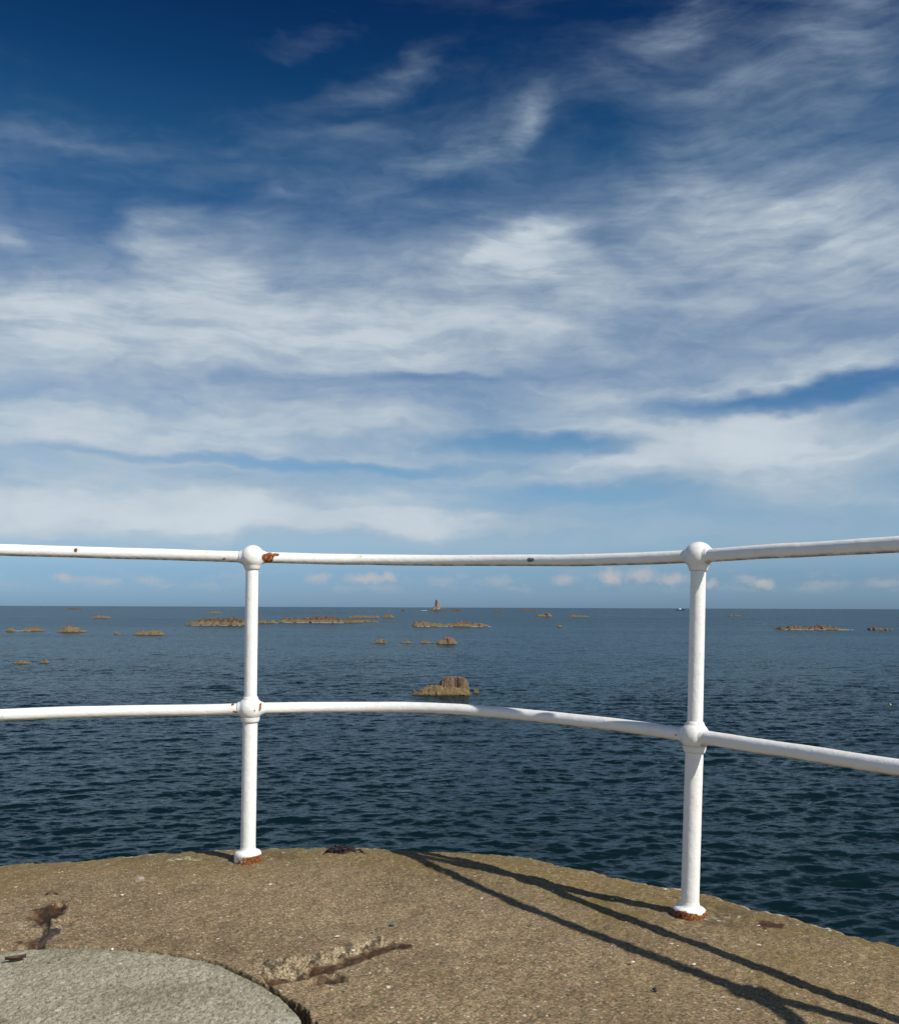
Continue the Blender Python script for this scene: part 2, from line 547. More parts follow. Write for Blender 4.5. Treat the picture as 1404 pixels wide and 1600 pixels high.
def mat_slab():
    m, k, b = new_mat('grey_cement')
    pos = k.node('ShaderNodeNewGeometry').outputs['Position']
    p = k.mapping(pos, rot=(0, 0, R(24)), scale=(1, .55, 1))
    n1 = k.noise(p, 120, 5, .68, .5)
    n2 = k.noise(p, 330, 3, .65)
    n3 = k.noise(pos, 3.5, 5, .6)
    g = k.m('ADD', k.m('MULTIPLY', n1, .6), k.m('MULTIPLY', n2, .4))
    c = k.ramp(g, [(.32, (.06, .056, .036)), (.43, (.215, .195, .135)), (.52, (.40, .365, .272)), (.62, (.52, .478, .372)), (.72, (.68, .63, .52))])
    c = k.mixc(1.0, c, k.ramp(n3, [(.3, (.70, .70, .66)), (.5, (.98, .98, .98)), (.7, (1.12, 1.12, 1.12))]), 'MULTIPLY')
    c = k.mixc(k.m('MULTIPLY', k.smooth(k.noise(pos, 14, 4, .6), .56, .68), .30), c, (.13, .125, .07))
    wr = k.m('MULTIPLY', k.attr('whiteness'), k.smooth(n1, .36, .58))
    c = k.mixc(k.m('MULTIPLY', wr, .75), c, (.62, .62, .52))
    c = k.mixc(k.m('MULTIPLY', k.attr('moss'), k.smooth(n1, .35, .6, .3, .8)), c, (.11, .105, .045))
    v4 = k.voro(pos, 40)
    sp = k.m('MULTIPLY', k.m('GREATER_THAN', k.sep(v4.outputs['Color'])[1], .93), k.smooth(v4.outputs['Distance'], .2, .1))
    c = k.mixc(sp, c, (.6, .58, .5))
    k.set(b.inputs['Base Color'], c)
    b.inputs['Roughness'].default_value = .92
    b.inputs['Specular IOR Level'].default_value = .2
    k.set(b.inputs['Normal'], k.bump(k.m('ADD', n1, k.m('MULTIPLY', n2, .6)), .8, .006))
    return m


def mat_paint():
    m, k, b = new_mat('white_paint')
    pos = k.node('ShaderNodeNewGeometry').outputs['Position']
    n1 = k.noise(pos, 26, 5, .6)
    n2 = k.noise(pos, 120, 4, .65)
    n3 = k.noise(pos, 60, 3, .7, 1.2)
    base = k.mixc(k.smooth(n1, .5, .72, 0, .35), (.87, .86, .825), (.76, .74, .67))
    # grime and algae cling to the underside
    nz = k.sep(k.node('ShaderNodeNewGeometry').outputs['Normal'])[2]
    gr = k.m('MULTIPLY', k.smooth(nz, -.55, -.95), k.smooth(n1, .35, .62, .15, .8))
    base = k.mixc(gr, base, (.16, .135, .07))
    # small rust bleeds wherever the coat has failed
    pit = k.smooth(k.noise(pos, 17, 5, .72), .70, .745)
    base = k.mixc(k.m('MULTIPLY', pit, .5), base, (.42, .25, .10))
    ra = k.attr('rust')
    ru = k.smooth(k.m('ADD', ra, k.m('MULTIPLY', k.m('SUBTRACT', n3, .5), 1.1)), .34, .60)
    halo = k.smooth(k.m('ADD', ra, k.m('MULTIPLY', k.m('SUBTRACT', n1, .5), .9)), .10, .55)
    base = k.mixc(k.m('MULTIPLY', halo, .45), base, (.55, .32, .10))
    rcol = k.ramp(n2, [(.32, (.035, .011, .006)), (.48, (.15, .042, .012)), (.6, (.34, .12, .026)), (.75, (.52, .27, .08))])
    base = k.mixc(ru, base, rcol)
    bare = k.attr('bare')
    bm = k.smooth(k.m('ADD', bare, k.m('MULTIPLY', k.m('SUBTRACT', n3, .5), 1.0)), .42, .54)
    base = k.mixc(bm, base, k.ramp(n2, [(.35, (.05, .05, .055)), (.65, (.22, .22, .23))]))
    k.set(b.inputs['Base Color'], base)
    k.set(b.inputs['Roughness'], k.smooth(ru, 0, 1, .42, .9))
    chip = k.smooth(n3, .60, .63)
    hh = k.m('ADD', k.m('MULTIPLY', n1, 1.0), k.m('ADD', k.m('MULTIPLY', n2, .22), k.m('MULTIPLY', chip, -.22)))
    hh = k.m('SUBTRACT', hh, k.m('MULTIPLY', k.m('MAXIMUM', ru, bm), .35))
    k.set(b.inputs['Normal'], k.bump(hh, .6, .0045))
    return m


def mat_rock():
    m, k, b = new_mat('sea_rock')
    oi = k.node('ShaderNodeTexCoord').outputs['Object']
    zone = k.attr('zone')                      # 0 at the water, 1 at the top of the islet
    tide = k.attr('tide')                      # how far up the weed grows
    size = k.attr('size')
    po = k.vec('SCALE', oi, scale=k.m('DIVIDE', 1.0, size))
    n1 = k.noise(po, 3.0, 5, .6)
    n2 = k.noise(po, 9.0, 5, .65)
    gran = k.ramp(n2, [(.28, (.055, .032, .023)), (.45, (.155, .092, .064)), (.6, (.24, .145, .10)), (.75, (.34, .23, .165))])
    gran = k.mixc(k.m('MULTIPLY', k.attr('dark'), k.smooth(n1, .30, .52)), gran, (.048, .031, .021))
    weed = k.ramp(n2, [(.28, (.045, .030, .012)), (.45, (.14, .098, .040)), (.62, (.205, .152, .070)), (.78, (.28, .218, .112))])
    f = k.smooth(k.m('ADD', k.m('SUBTRACT', zone, tide), k.m('MULTIPLY', k.m('SUBTRACT', n1, .5), .55)), -.10, .10)
    c = k.mixc(f, weed, gran)
    c = k.mixc(k.smooth(zone, .10, .0, 0, .8), c, (.035, .026, .012))
    k.set(b.inputs['Base Color'], c)
    b.inputs['Roughness'].default_value = .85
    k.set(b.inputs['Normal'], k.bump(n2, .8, k.m('MULTIPLY', size, .05)))
    return m


def mat_plain(name, col, rough=.7, var=.25, scale=30.0, spec=.4):
    m, k, b = new_mat(name)
    n = k.noise(k.node('ShaderNodeTexCoord').outputs['Object'], scale, 4, .6)
    lo = tuple(c * (1 - var) for c in col)
    hi = tuple(min(1, c * (1 + var)) for c in col)
    k.set(b.inputs['Base Color'], k.ramp(n, [(.35, lo), (.65, hi)]))
    b.inputs['Roughness'].default_value = rough
    b.inputs['Specular IOR Level'].default_value = spec
    return m


def mat_tower():
    m, k, b = new_mat('tower_granite')
    oc = k.node('ShaderNodeTexCoord').outputs['Object']
    br = k.node('ShaderNodeTexBrick')
    k.set(br.inputs['Vector'], k.mapping(oc, rot=(R(90), 0, 0)))
    br.inputs['Scale'].default_value = 1.0
    br.inputs['Brick Width'].default_value = 1.4
    br.inputs['Row Height'].default_value = .6
    br.inputs['Mortar Size'].default_value = .04
    br.inputs['Color1'].default_value = (.26, .205, .165, 1)
    br.inputs['Color2'].default_value = (.22, .16, .125, 1)
    br.inputs['Mortar'].default_value = (.32, .28, .24, 1)
    n = k.noise(oc, .35, 5, .65)
    c = k.mixc(1.0, br.outputs[0], k.ramp(n, [(.3, (.72, .70, .68)), (.6, (1.1, 1.1, 1.1))]), 'MULTIPLY')
    k.set(b.inputs['Base Color'], c)
    b.inputs['Roughness'].default_value = .9
    return m


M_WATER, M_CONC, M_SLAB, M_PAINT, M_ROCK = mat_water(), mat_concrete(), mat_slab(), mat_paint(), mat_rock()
M_TOWER = mat_tower()
M_SHELL = mat_plain('shell_white', (.70, .67, .60), .5, .15, 200)
M_WEED = mat_plain('dried_seaweed', (.022, .013, .010), .55, .5, 60)
M_LEAF = mat_plain('brown_leaf', (.075, .045, .028), .8, .4, 90)
M_PEB = mat_plain('dark_pebble', (.03, .028, .026), .8, .4, 90)
M_GLASS = mat_plain('green_glass', (.03, .11, .08), .15, .2, 40)
M_FOAM = mat_plain('sea_foam', (.42, .45, .46), .8, .1, 3)
M_DARK = mat_plain('dark_opening', (.02, .018, .016), .9, .2, 3)
M_LIME = mat_plain('limewashed_stone', (.58, .52, .48), .85, .12, 1.2)
M_HULL = mat_plain('boat_hull', (.025, .03, .04), .4, .2, 1)
M_CABIN = mat_plain('boat_cabin', (.75, .75, .73), .4, .05, 1)
M_BUOY = mat_plain('buoy_yellow', (.42, .38, .12), .5, .12, 12)
M_IRON = mat_plain('rusty_iron', (.040, .028, .024), .9, .55, 55)


# ------------------------------------------------------------------ sea
def build_sea():
    cx, cy = 0.0, 0.0
    r = [1.0, 3.0, 6.0, 10.0, 12.0, 13.0]
    while r[-1] < 420:
        r.append(r[-1] + max(.06, r[-1] * .0032))
    while r[-1] < 70000:
        r.append(r[-1] * 1.06)
    r = np.array(r)
    a = np.concatenate([np.arange(-42, 42, .155), np.arange(42, 318, 3.0)]) * pi / 180
    RR, AA = np.meshgrid(r, a, indexing='ij')
    X, Y = cx + RR * np.sin(AA), cy + RR * np.cos(AA)
    Z = np.zeros_like(X)
    dr = np.gradient(r)[:, None] * np.ones_like(AA)
    fine = np.where(np.abs(np.where(AA > pi, AA - 2 * pi, AA)) < R(42.5), 1.0, 0.0)
    sp = np.maximum(dr, RR * .0027)
    g = np.random.default_rng(11)
    grp = 1 + .45 * vnoise(X * .07, Y * .07, seed=3)
    for lam in np.geomspace(.38, 8.0, 46):
        n = 2
        for _ in range(n):
            th = R(93) + g.normal(0, R(20 if lam > 1.0 else 30))    # travel direction: mostly towards / away
            kx, ky = cos(th) * 2 * pi / lam, sin(th) * 2 * pi / lam
            amp = .0052 * lam * (1 if lam < 1.0 else (1.0 / lam) ** 1.35)
            ph = g.uniform(0, 2 * pi)
            wgt = sstep(1.0, 2.4, lam / sp / 2.0)
            arg = kx * X + ky * Y + ph
            Z += wgt * fine * amp * (np.sin(arg) + .30 * np.cos(2 * arg)) * grp
    Z *= 1 - sstep(300, 420, RR)
    V = np.stack([X, Y, SEA + Z], -1).reshape(-1, 3)
    q = grid_quads(len(r), len(a), True)
    me = mesh_np('sea', V, q)
    o = link('sea', me, M_WATER)
    tag(o, 'dark blue green sea with small wind ripples', None, None, 'structure')


build_sea()


# ------------------------------------------------------------------ pier head
def catmull(P, n=24):
    P = np.asarray(P, float)
    Q = np.concatenate([P[:1] * 2 - P[1:2], P, P[-1:] * 2 - P[-2:-1]])
    out = []
    for i in range(1, len(Q) - 2):
        t = np.linspace(0, 1, n, endpoint=False)[:, None]
        a, b, c, d = Q[i - 1], Q[i], Q[i + 1], Q[i + 2]
        out.append(.5 * ((2 * b) + (c - a) * t + (2 * a - 5 * b + 4 * c - d) * t ** 2 + (3 * b - a - 3 * c + d) * t ** 3))
    return np.concatenate(out + [P[-1:]])


edge_px = [(0, 1351), (100, 1346), (200, 1337), (300, 1331), (420, 1326), (560, 1325), (700, 1331), (800, 1340), (900, 1358),
           (1000, 1379), (1100, 1400), (1200, 1426), (1300, 1455), (1404, 1482)]
EDGE = ([(-3.2, -9), (-3.2, -4), (-3.2, -1), (-3.15, .6), (-3.05, 1.6), (-2.8, 2.45), (-2.3, 3.08)] + [on_plane(*p) for p in edge_px] +
        [(1.52, 2.33), (1.78, 1.95), (1.97, 1.55), (2.08, 1.1), (2.12, .4), (2.15, -1), (2.2, -4), (2.2, -9)])
PC = np.array([-.35, 1.5])
_e = catmull(EDGE, 30) - PC
_ang = np.unwrap(np.arctan2(_e[:, 0], _e[:, 1]))
_rad = np.hypot(_e[:, 0], _e[:, 1])
SLAB_C, SLAB_R = np.array([-1.03, 1.90]), .771


def seg_param(x, y, P):
    """signed distance (left of the path positive) and arc fraction for a polyline"""
    best = np.full(x.shape, 1e9)
    sd = np.zeros_like(x)
    fr = np.zeros_like(x)
    P = np.asarray(P)
    L = np.r_[0, np.cumsum(np.hypot(*np.diff(P, axis=0).T))]
    for i in range(len(P) - 1):
        a, dvec = P[i], P[i + 1] - P[i]
        l2 = (dvec ** 2).sum()
        t = np.clip(((x - a[0]) * dvec[0] + (y - a[1]) * dvec[1]) / l2, 0, 1)
        dx, dy = x - a[0] - t * dvec[0], y - a[1] - t * dvec[1]
        dd = np.hypot(dx, dy)
        s = np.sign(dvec[0] * dy - dvec[1] * dx)
        mk = dd < best
        best = np.where(mk, dd, best)
        sd = np.where(mk, s * dd, sd)
        fr = np.where(mk, (L[i] + t * np.sqrt(l2)) / L[-1], fr)
    return best, sd, fr


def spot(x, y, px, py, rx, ry, jitter=.35, seed=1):
    """soft ellipse on the deck, rx / ry in metres (x across, y away)"""
    X, Y = on_plane(px, py)
    d = np.hypot((x - X) / rx, (y - Y) / ry)
    d = d + jitter * vnoise(x * 40, y * 40, seed=seed) + .5 * jitter * vnoise(x * 110, y * 110, seed=seed + 1)
    return 1 - sstep(.35, 1.15, d)


def slab_rim(phi):
    """ragged radius of the joint between deck and slab, and how far it gapes (most on its right side)"""
    r = SLAB_R + .004 * fbm(np.cos(phi) * 6, np.sin(phi) * 6, oct=3, seed=97) + .0015 * fbm(np.cos(phi) * 40, np.sin(phi) * 40, oct=2, seed=98)
    return r, .0015 + .019 * (sstep(R(47), R(64), phi) * (1 - sstep(R(150), R(175), phi)))


def build_pier():
    th = np.concatenate([np.arange(-95, 95, .125), np.arange(95, 265, 2.5)]) * pi / 180
    rb = np.interp(np.where(th > R(180), th - 2 * pi, th), _ang, _rad) if _ang[-1] > _ang[0] else None
    # back end of the pier closes with a straight wall
    thw = np.where(th > R(180), th - 2 * pi, th)
    back = np.abs(thw) > _ang[-1]
    rb = np.where(np.cos(thw) < -.2, np.minimum(rb, 10.4 / np.maximum(-np.cos(thw), .2)), rb)
    ex, ey = PC[0] + rb * np.sin(th), PC[1] + rb * np.cos(th)
    rb = rb + .035 + .010 * fbm(ex * 5, ey * 5, oct=3, seed=5) + .006 * fbm(ex * 26, ey * 26, oct=3, seed=9) - .012 * np.maximum(0, vnoise(ex * 11, ey * 11, seed=31) - .3)
    fr = np.concatenate([[0.0, .06, .12, .17], np.linspace(.21, 1.0, 330)])
    FR, TH = np.meshgrid(fr, th, indexing='ij')
    RB = np.broadcast_to(rb, FR.shape)
    RR = FR * RB
    X, Y = PC[0] + RR * np.sin(TH), PC[1] + RR * np.cos(TH)
    ed = RB - RR                                             # distance from the edge
    Z = .005 * fbm(X * 2.2, Y * 2.2, oct=2, seed=2) + .0022 * fbm(X * 14, Y * 14, oct=3, seed=4) + .0016 * fbm(X * 55, Y * 55, oct=2, seed=6)
    Z -= .012 * np.clip(1 - ed / .022, 0, 1) ** 2.0 + .004 * sstep(.16, 0, ed)
    Z -= .012 * sstep(.05, 0, ed) * np.maximum(0, fbm(X * 18, Y * 18, oct=2, seed=12))
    rust = np.zeros_like(X)
    dirt_shade = np.zeros_like(X)
    rubble = np.zeros_like(X)
    white = np.zeros_like(X)
    jit = .5 * fbm(X * 30, Y * 30, oct=3, seed=21)
    # --- long broken channel in the middle of the deck
    ch = [on_plane(*p) for p in ((418, 1540), (452, 1534), (485, 1526), (520, 1516), (556, 1504), (590, 1491), (622, 1481), (632, 1478))]
    dist, sd, f = seg_param(X, Y, ch)
    wid = .165 * (1 - .42 * f) * (1 + .22 * jit)
    flo = .030 * (1 - .15 * f) * (1 + .2 * jit)
    bnd = .086 * (1 - .30 * f) * (1 + .16 * jit)
    inl = np.where((f > .001) & (f < .999), 1.0, 0) * sstep(0, .02, f) * (1 - sstep(.975, 1.0, f))
    lip = sstep(-.004, .008, sd + .006 * jit)
    rise = 1 - np.clip((sd - flo) / np.maximum(wid - flo, .012), 0, 1)
    Z -= .030 * (1 - .3 * f) * lip * np.where(sd < flo, 1.0, rise) * inl
    rub = sstep(-.012, .012, sd - bnd) * (1 - sstep(.85, 1.25, sd / wid)) * inl
    Z += rub * (.010 * fbm(X * 42, Y * 42, oct=3, seed=23) + .002)
    band = sstep(-.006, .004, sd) * (1 - sstep(-.012, .012, sd - bnd)) * inl
    rust = np.maximum(rust, band * (.68 + .30 * jit))
    dirt_shade = np.maximum(dirt_shade, sstep(-.010, -.002, sd) * (1 - sstep(.05, .066, sd)) * inl * .55)  # near lip's cast shade painted dark along the channel floor
    rubble = np.maximum(rubble, rub * (.72 + .5 * jit))
    dirt_shade = np.maximum(dirt_shade, rub * sstep(.10, .6, fbm(X * 40, Y * 40, oct=2, seed=29)) * .85)
    rust = np.maximum(rust, (1 - sstep(.01, .035, np.hypot(X - ch[-1][0], Y - ch[-1][1]))) * .9)
    dirt_shade = np.maximum(dirt_shade, (1 - sstep(.008, .022, np.hypot(X - ch[-2][0] - .01, Y - ch[-2][1]))) * .9)
    rubble = np.maximum(rubble, spot(X, Y, 440, 1517, .075, .06, .5, 41) * .9)
    dirt_shade = np.maximum(dirt_shade, spot(X, Y, 478, 1512, .035, .03, .5, 43) * .75)
    Z -= .014 * spot(X, Y, 474, 1512, .06, .04, .4, 43)
    s = spot(X, Y, 522, 1529, .03, .045, .4, 45)
    Z -= .012 * s
    dirt_shade = np.maximum(dirt_shade, s * .9)
    Z -= .012 * spot(X, Y, 500, 1533, .05, .02, .4, 46)
    rust = np.maximum(rust, spot(X, Y, 505, 1528, .06, .02, .4, 47) * .5)
    # --- broken hole on the left with a rusty crack down to the slab
    s = spot(X, Y, 77, 1427, .040, .105, .22, 51)
    Z -= .026 * s
    rust = np.maximum(rust, spot(X, Y, 77, 1422, .046, .115, .28, 52) * .95)
    dirt_shade = np.maximum(dirt_shade, spot(X, Y, 76, 1427, .042, .105, .3, 53) * 1.0)
    cr = [on_plane(*p) for p in ((76, 1432), (74, 1448), (69, 1462), (64, 1483))]
    dist, sd, f = seg_param(X, Y, cr)
    cw = .012 * (1 + .6 * jit)
    Z -= np.where(dist < cw, .012 * (1 - dist / cw), 0)
    dirt_shade = np.maximum(dirt_shade, 1 - sstep(.5, 1.2, dist / cw))
    s = spot(X, Y, 70, 1447, .05, .06, .6, 55)
    Z -= .007 * s * (.5 + .5 * np.sin(Y * 160))
    rust = np.maximum(rust, s * .42)
    rubble = np.maximum(rubble, spot(X, Y, 72, 1447, .06, .07, .5, 56) * .6)
    rust = np.maximum(rust, spot(X, Y, 52, 1474, .05, .05, .6, 57) * .62)
    s = spot(X, Y, 105, 1441, .028, .045, .4, 59)
    Z -= .012 * s
    dirt_shade = np.maximum(dirt_shade, s * .42)
    rubble = np.maximum(rubble, spot(X, Y, 40, 1447, .05, .06, .6, 58) * .5)
    # --- stains
    rust = np.maximum(rust, spot(X, Y, 1206, 1447, .055, .035, .35, 61) * 1.0)
    dirt_shade = np.maximum(dirt_shade, spot(X, Y, 1206, 1448, .04, .02, .3, 62) * .5)
    for (px, py, a) in ((1050, 1424, .05), (1340, 1500, .05), (1310, 1560, .05), (770, 1528, .022), (878, 1512, .022), (1400, 1540, .06), (410, 1340, .05), (330, 1365, .04)):
        rust = np.maximum(rust, spot(X, Y, px, py, a, a, .6, px) * .22)
    for (px, py) in ((440, 1338), (1135, 1424), (1120, 1440)):
        dirt_shade = np.maximum(dirt_shade, spot(X, Y, px, py, .07, .06, .6, px) * .42)
    for (px, py, a, b) in ((287, 1343, .05, .03), (222, 1372, .035, .03), (1110, 1434, .04, .03)):
        white = np.maximum(white, spot(X, Y, px, py, a, b, .6, px) * .8)
    lipn = fbm(X * 3.1, Y * 3.1, oct=2, seed=71)
    white = np.maximum(white, (1 - sstep(.014, .034, ed)) * sstep(-.05, .35, lipn))
    moss = np.clip((1 - sstep(.05, .65, ed + .18 * fbm(X * 2.5, Y * 2.5, oct=3, seed=81))) * .95 + .32 * sstep(.1, .7, fbm(X * 1.6 + 9, Y * 1.6, oct=3, seed=83)), 0, 1)
    # --- bed of the round slab
    sx, sy = X - SLAB_C[0], Y - SLAB_C[1]
    rs, ph = np.hypot(sx, sy), np.arctan2(sx, sy)
    rim, gap = slab_rim(ph)
    jr = (.15 + gap * 22) * .010 * fbm(X * 45, Y * 45, oct=3, seed=92)
    bed = 1 - sstep(-.003, .006, rs - (rim + gap + jr))
    Z = Z * (1 - bed) - .075 * bed
    dirt_shade = np.maximum(dirt_shade, np.where(rs < rim + gap + jr + .002 + gap * .25, 1.0, 0) * .95)
    V = np.stack([X, Y, Z], -1)
    nr, na = X.shape
    att = dict(rust=rust, dirt_shade=dirt_shade, rubble=rubble, whiteness=white, moss=moss)
    # outer wall down into the water
    walls = []
    for dz, out in ((-.06, .012), (-.2, .02), (-.6, .04), (-1.5, .09), (-3.0, .18), (-7.0, .42)):
        rr = rb + out + .012 * fbm(th * 14, th * 0 + dz * 3, oct=3, seed=95)
        walls.append(np.stack([PC[0] + rr * np.sin(th), PC[1] + rr * np.cos(th), np.full_like(th, dz)], -1))
    V = np.concatenate([V, np.array(walls)], 0)
    nw = len(walls)
    for kx in att:
        pad = np.zeros((nw, na)) + (.4 if kx == 'moss' else 0)
        att[kx] = np.concatenate([att[kx], pad], 0)
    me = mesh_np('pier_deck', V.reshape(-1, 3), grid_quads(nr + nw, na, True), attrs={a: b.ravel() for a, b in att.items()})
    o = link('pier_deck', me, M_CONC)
    tag(o, 'rounded brown concrete pier head with coarse aggregate', None, None, 'structure')

    # round slab
    nph, nrr = 900, 190
    ph = np.linspace(0, 2 * pi, nph, endpoint=False)
    rad = slab_rim((ph + pi) % (2 * pi) - pi)[0]
    fr = np.concatenate([np.linspace(0, .3, 8, endpoint=False), np.linspace(.3, 1, nrr)])
    F, P = np.meshgrid(fr, ph, indexing='ij')
    rr = F * rad
    X, Y = SLAB_C[0] + rr * np.sin(P), SLAB_C[1] + rr * np.cos(P)
    e = rad - rr
    Z = -.002 + .003 * fbm(X * 3, Y * 3, oct=2, seed=101) + .0022 * fbm(X * 30, Y * 22, oct=3, seed=103) + .0014 * fbm(X * 90, Y * 90, oct=2, seed=104)
    Z -= .012 * np.clip(1 - e / .014, 0, 1) ** 2
    white = spot(X, Y, 462, 1597, .05, .05, .5, 110)
    moss = (1 - sstep(.0, .045, e)) * .5
    V = np.stack([X, Y, Z], -1)
    low = V[-1].copy()
    low[:, 2] = -.12
    V = np.concatenate([V, low[None]], 0)
    z1 = np.zeros((1, nph))
    me = mesh_np('round_slab', V.reshape(-1, 3), grid_quads(len(fr) + 1, nph, True),
                 attrs=dict(whiteness=np.concatenate([white, z1]).ravel(), moss=np.concatenate([moss, z1]).ravel()))
    o = link('concrete_slab', me, M_SLAB)
    tag(o, 'round grey rough cement slab set flush into the brown pier deck', 'slab')


build_pier()


# ------------------------------------------------------------------ railing
def wear(V, spots):
    out = np.zeros(len(V))
    for (c, rx, amp) in spots:
        d = np.linalg.norm((V - np.asarray(c)) / (np.asarray(rx) * (1, 3.5, 1)), axis=1)
        out = np.maximum(out, amp * (1 - sstep(.3, 1.1, d)))
    return out


def lumpy(V, amp=.0007, f=22.0, seed=0):
    n = fbm(V[:, 0] * f, V[:, 1] * f, V[:, 2] * f, oct=3, seed=seed)
    return n[:, None] * amp


RUST, BARE = [], []          # filled with (centre, radii, amount)


def at_y(px, py, Y):
    a, b, c = ray(px, py)
    return np.array([a * Y / b, Y, c * Y / b + EYE])


def finish_part(name, V, q, t, parent, seed, rim=None):
    c = V - V.mean(0)
    V = V + np.random.default_rng(seed).normal(0, .00012, V.shape)
    V = V + lumpy(V, .0012, 19, seed) * (c / np.maximum(np.linalg.norm(c, axis=1)[:, None], 1e-6)) * .6
    ru = wear(V, RUST)
    if rim is not None:
        ru = np.maximum(ru, rim)
    a = Acc()
    a.add(V, q, t, rust=ru, bare=wear(V, BARE))
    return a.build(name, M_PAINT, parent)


def revolve(profile, origin, axis, n=40):
    """(distance along axis, radius) profile turned round an axis"""
    axis = np.asarray(axis, float) / np.linalg.norm(axis)
    u = np.cross(axis, (0, 1, 0.2))
    u /= np.linalg.norm(u)
    v = np.cross(axis, u)
    th = np.linspace(0, 2 * pi, n, endpoint=False)
    pr = np.asarray(profile, float)
    V = np.asarray(origin)[None, None] + pr[:, 0, None, None] * axis + pr[:, 1, None, None] * (np.cos(th)[None, :, None] * u + np.sin(th)[None, :, None] * v)
    q = grid_quads(len(pr), n, True)
    return V.reshape(-1, 3), q


def densify(pr, step=.004):
    out = [pr[0]]
    for a, b in zip(pr[:-1], pr[1:]):
        n = max(1, int(math.hypot(b[0] - a[0], b[1] - a[1]) / step))
        for i in range(1, n + 1):
            out.append((a[0] + (b[0] - a[0]) * i / n, a[1] + (b[1] - a[1]) * i / n))
    return out


BALL = .0455


def make_post(base, mid, top, railing, seed, dirs_mid, dirs_top, flange):
    base, mid, top = map(np.asarray, (base, mid, top))
    post = None
    ax = (mid - base) / np.linalg.norm(mid - base)
    L1 = np.linalg.norm(mid - base)
    n = int(L1 / .01)
    P1 = base + np.linspace(0.0, L1, n)[:, None] * ax
    L2 = np.linalg.norm(top - mid)
    ax2 = (top - mid) / L2
    P2 = mid + np.linspace(.0, L2, int(L2 / .01))[1:, None] * ax2
    P = np.concatenate([P1, P2])
    rad = np.concatenate([np.full(len(P1), .0275), np.full(len(P2), .0238)])
    rad[len(P1) - 2:len(P1) + 1] = .026
    V, q, t = tube(P, rad, 40)
    post = finish_part('post', V, q, t, railing, seed)
    # base flange, welded to the foot
    if flange == 'square':
        pr = [(-.012, .047), (.004, .049), (.026, .0495), (.033, .0482), (.038, .0450), (.041, .0385), (.0425, .0325), (.046, .0292), (.056, .0277)]
    else:
        pr = [(-.012, .050), (.000, .0505), (.010, .050), (.017, .049), (.021, .0465), (.0245, .0405), (.027, .0335), (.031, .0297), (.042, .0278)]
    V, q = revolve(densify(pr), base, ax, 56)
    hh = (V - base) @ ax
    az = np.arctan2(V[:, 0] - base[0], V[:, 1] - base[1])
    if flange == 'square':
        # mostly painted, rust bleeding through on its right side and foot
        side = .5 + .5 * np.cos(az - R(120))
        rim = np.clip((1 - sstep(.022, .036, hh)) * (.12 + .80 * side ** 1.6) + (1 - sstep(.0, .010, hh)) * .35, 0, 1)
        rim = rim + .18 * fbm(V[:, 0] * 70, V[:, 1] * 70, V[:, 2] * 70, oct=2, seed=5)
    else:
        rim = (1 - sstep(.013, .021, hh + .004 * fbm(V[:, 0] * 50, V[:, 1] * 50, oct=2, seed=8)))
    finish_part('base_flange', V, q, [], post, seed + 1, rim * .9)
    for c, axx, dirs, cup in ((mid, ax, dirs_mid, True), (top, ax2, dirs_top, False)):
        th = np.linspace(0, pi, 30)
        ball = [(-BALL * cos(a), max(BALL * sin(a), .0005)) for a in th]
        V, q = revolve(ball, c, axx, 44)
        acc = Acc()
        acc.add(V, q)
        # collar below the ball and sockets round the rails
        pr = densify([(-.050, .0275), (-.049, .0318), (-.044, .0338), (-.030, .0365)] if cup else [(-.0485, .0242), (-.0475, .0275), (-.043, .0290), (-.030, .0340)], .003)
        Vc, qc = revolve(pr, c, axx, 44)
        acc.add(Vc, qc)
        if cup:
            Vc, qc = revolve(densify([(.032, .031), (.042, .0268), (.045, .0255), (.046, .0238)], .003), c, axx, 44)
            acc.add(Vc, qc)
        for dv in dirs:
            Vc, qc = revolve(densify([(.034, .0290), (.041, .0252), (.046, .0236), (.0485, .0228), (.049, .0205)], .003), c, dv, 40)
            acc.add(Vc, qc)
        V = np.concatenate(acc.v)
        q = np.concatenate(acc.q)
        finish_part('ball_joint', V, q, [], post, seed + 2)
    return post


def make_rail(name, plan, zs, e0, e1, railing, seed, dents=()):
    """plan: curve in x,y from post to post; zs heights along it; e0/e1 the joint centres it runs into"""
    P = catmull(np.c_[np.asarray(plan), np.asarray(zs)], 30)
    s = np.linspace(0, 1, len(P))[:, None]
    P = P + (1 - s) * (np.asarray(e0) - P[0]) + s * (np.asarray(e1) - P[-1])
    # even steps
    L = np.r_[0, np.cumsum(np.linalg.norm(np.diff(P, axis=0), axis=1))]
    S_ = np.arange(.022, L[-1] - .022, .006)
    P = np.stack([np.interp(S_, L, P[:, i]) for i in range(3)], -1)
    w = np.stack([fbm(S_ * 3 + seed, S_ * 0 + i, oct=2, seed=seed + i) for i in range(3)], -1) * .0012
    rad = .0212 + .0004 * fbm(S_ * 9, S_ * 0, oct=2, seed=seed + 5)
    V, q, t = tube(P + w, rad, 36)
    return finish_part(name, V, q, t, railing, seed)


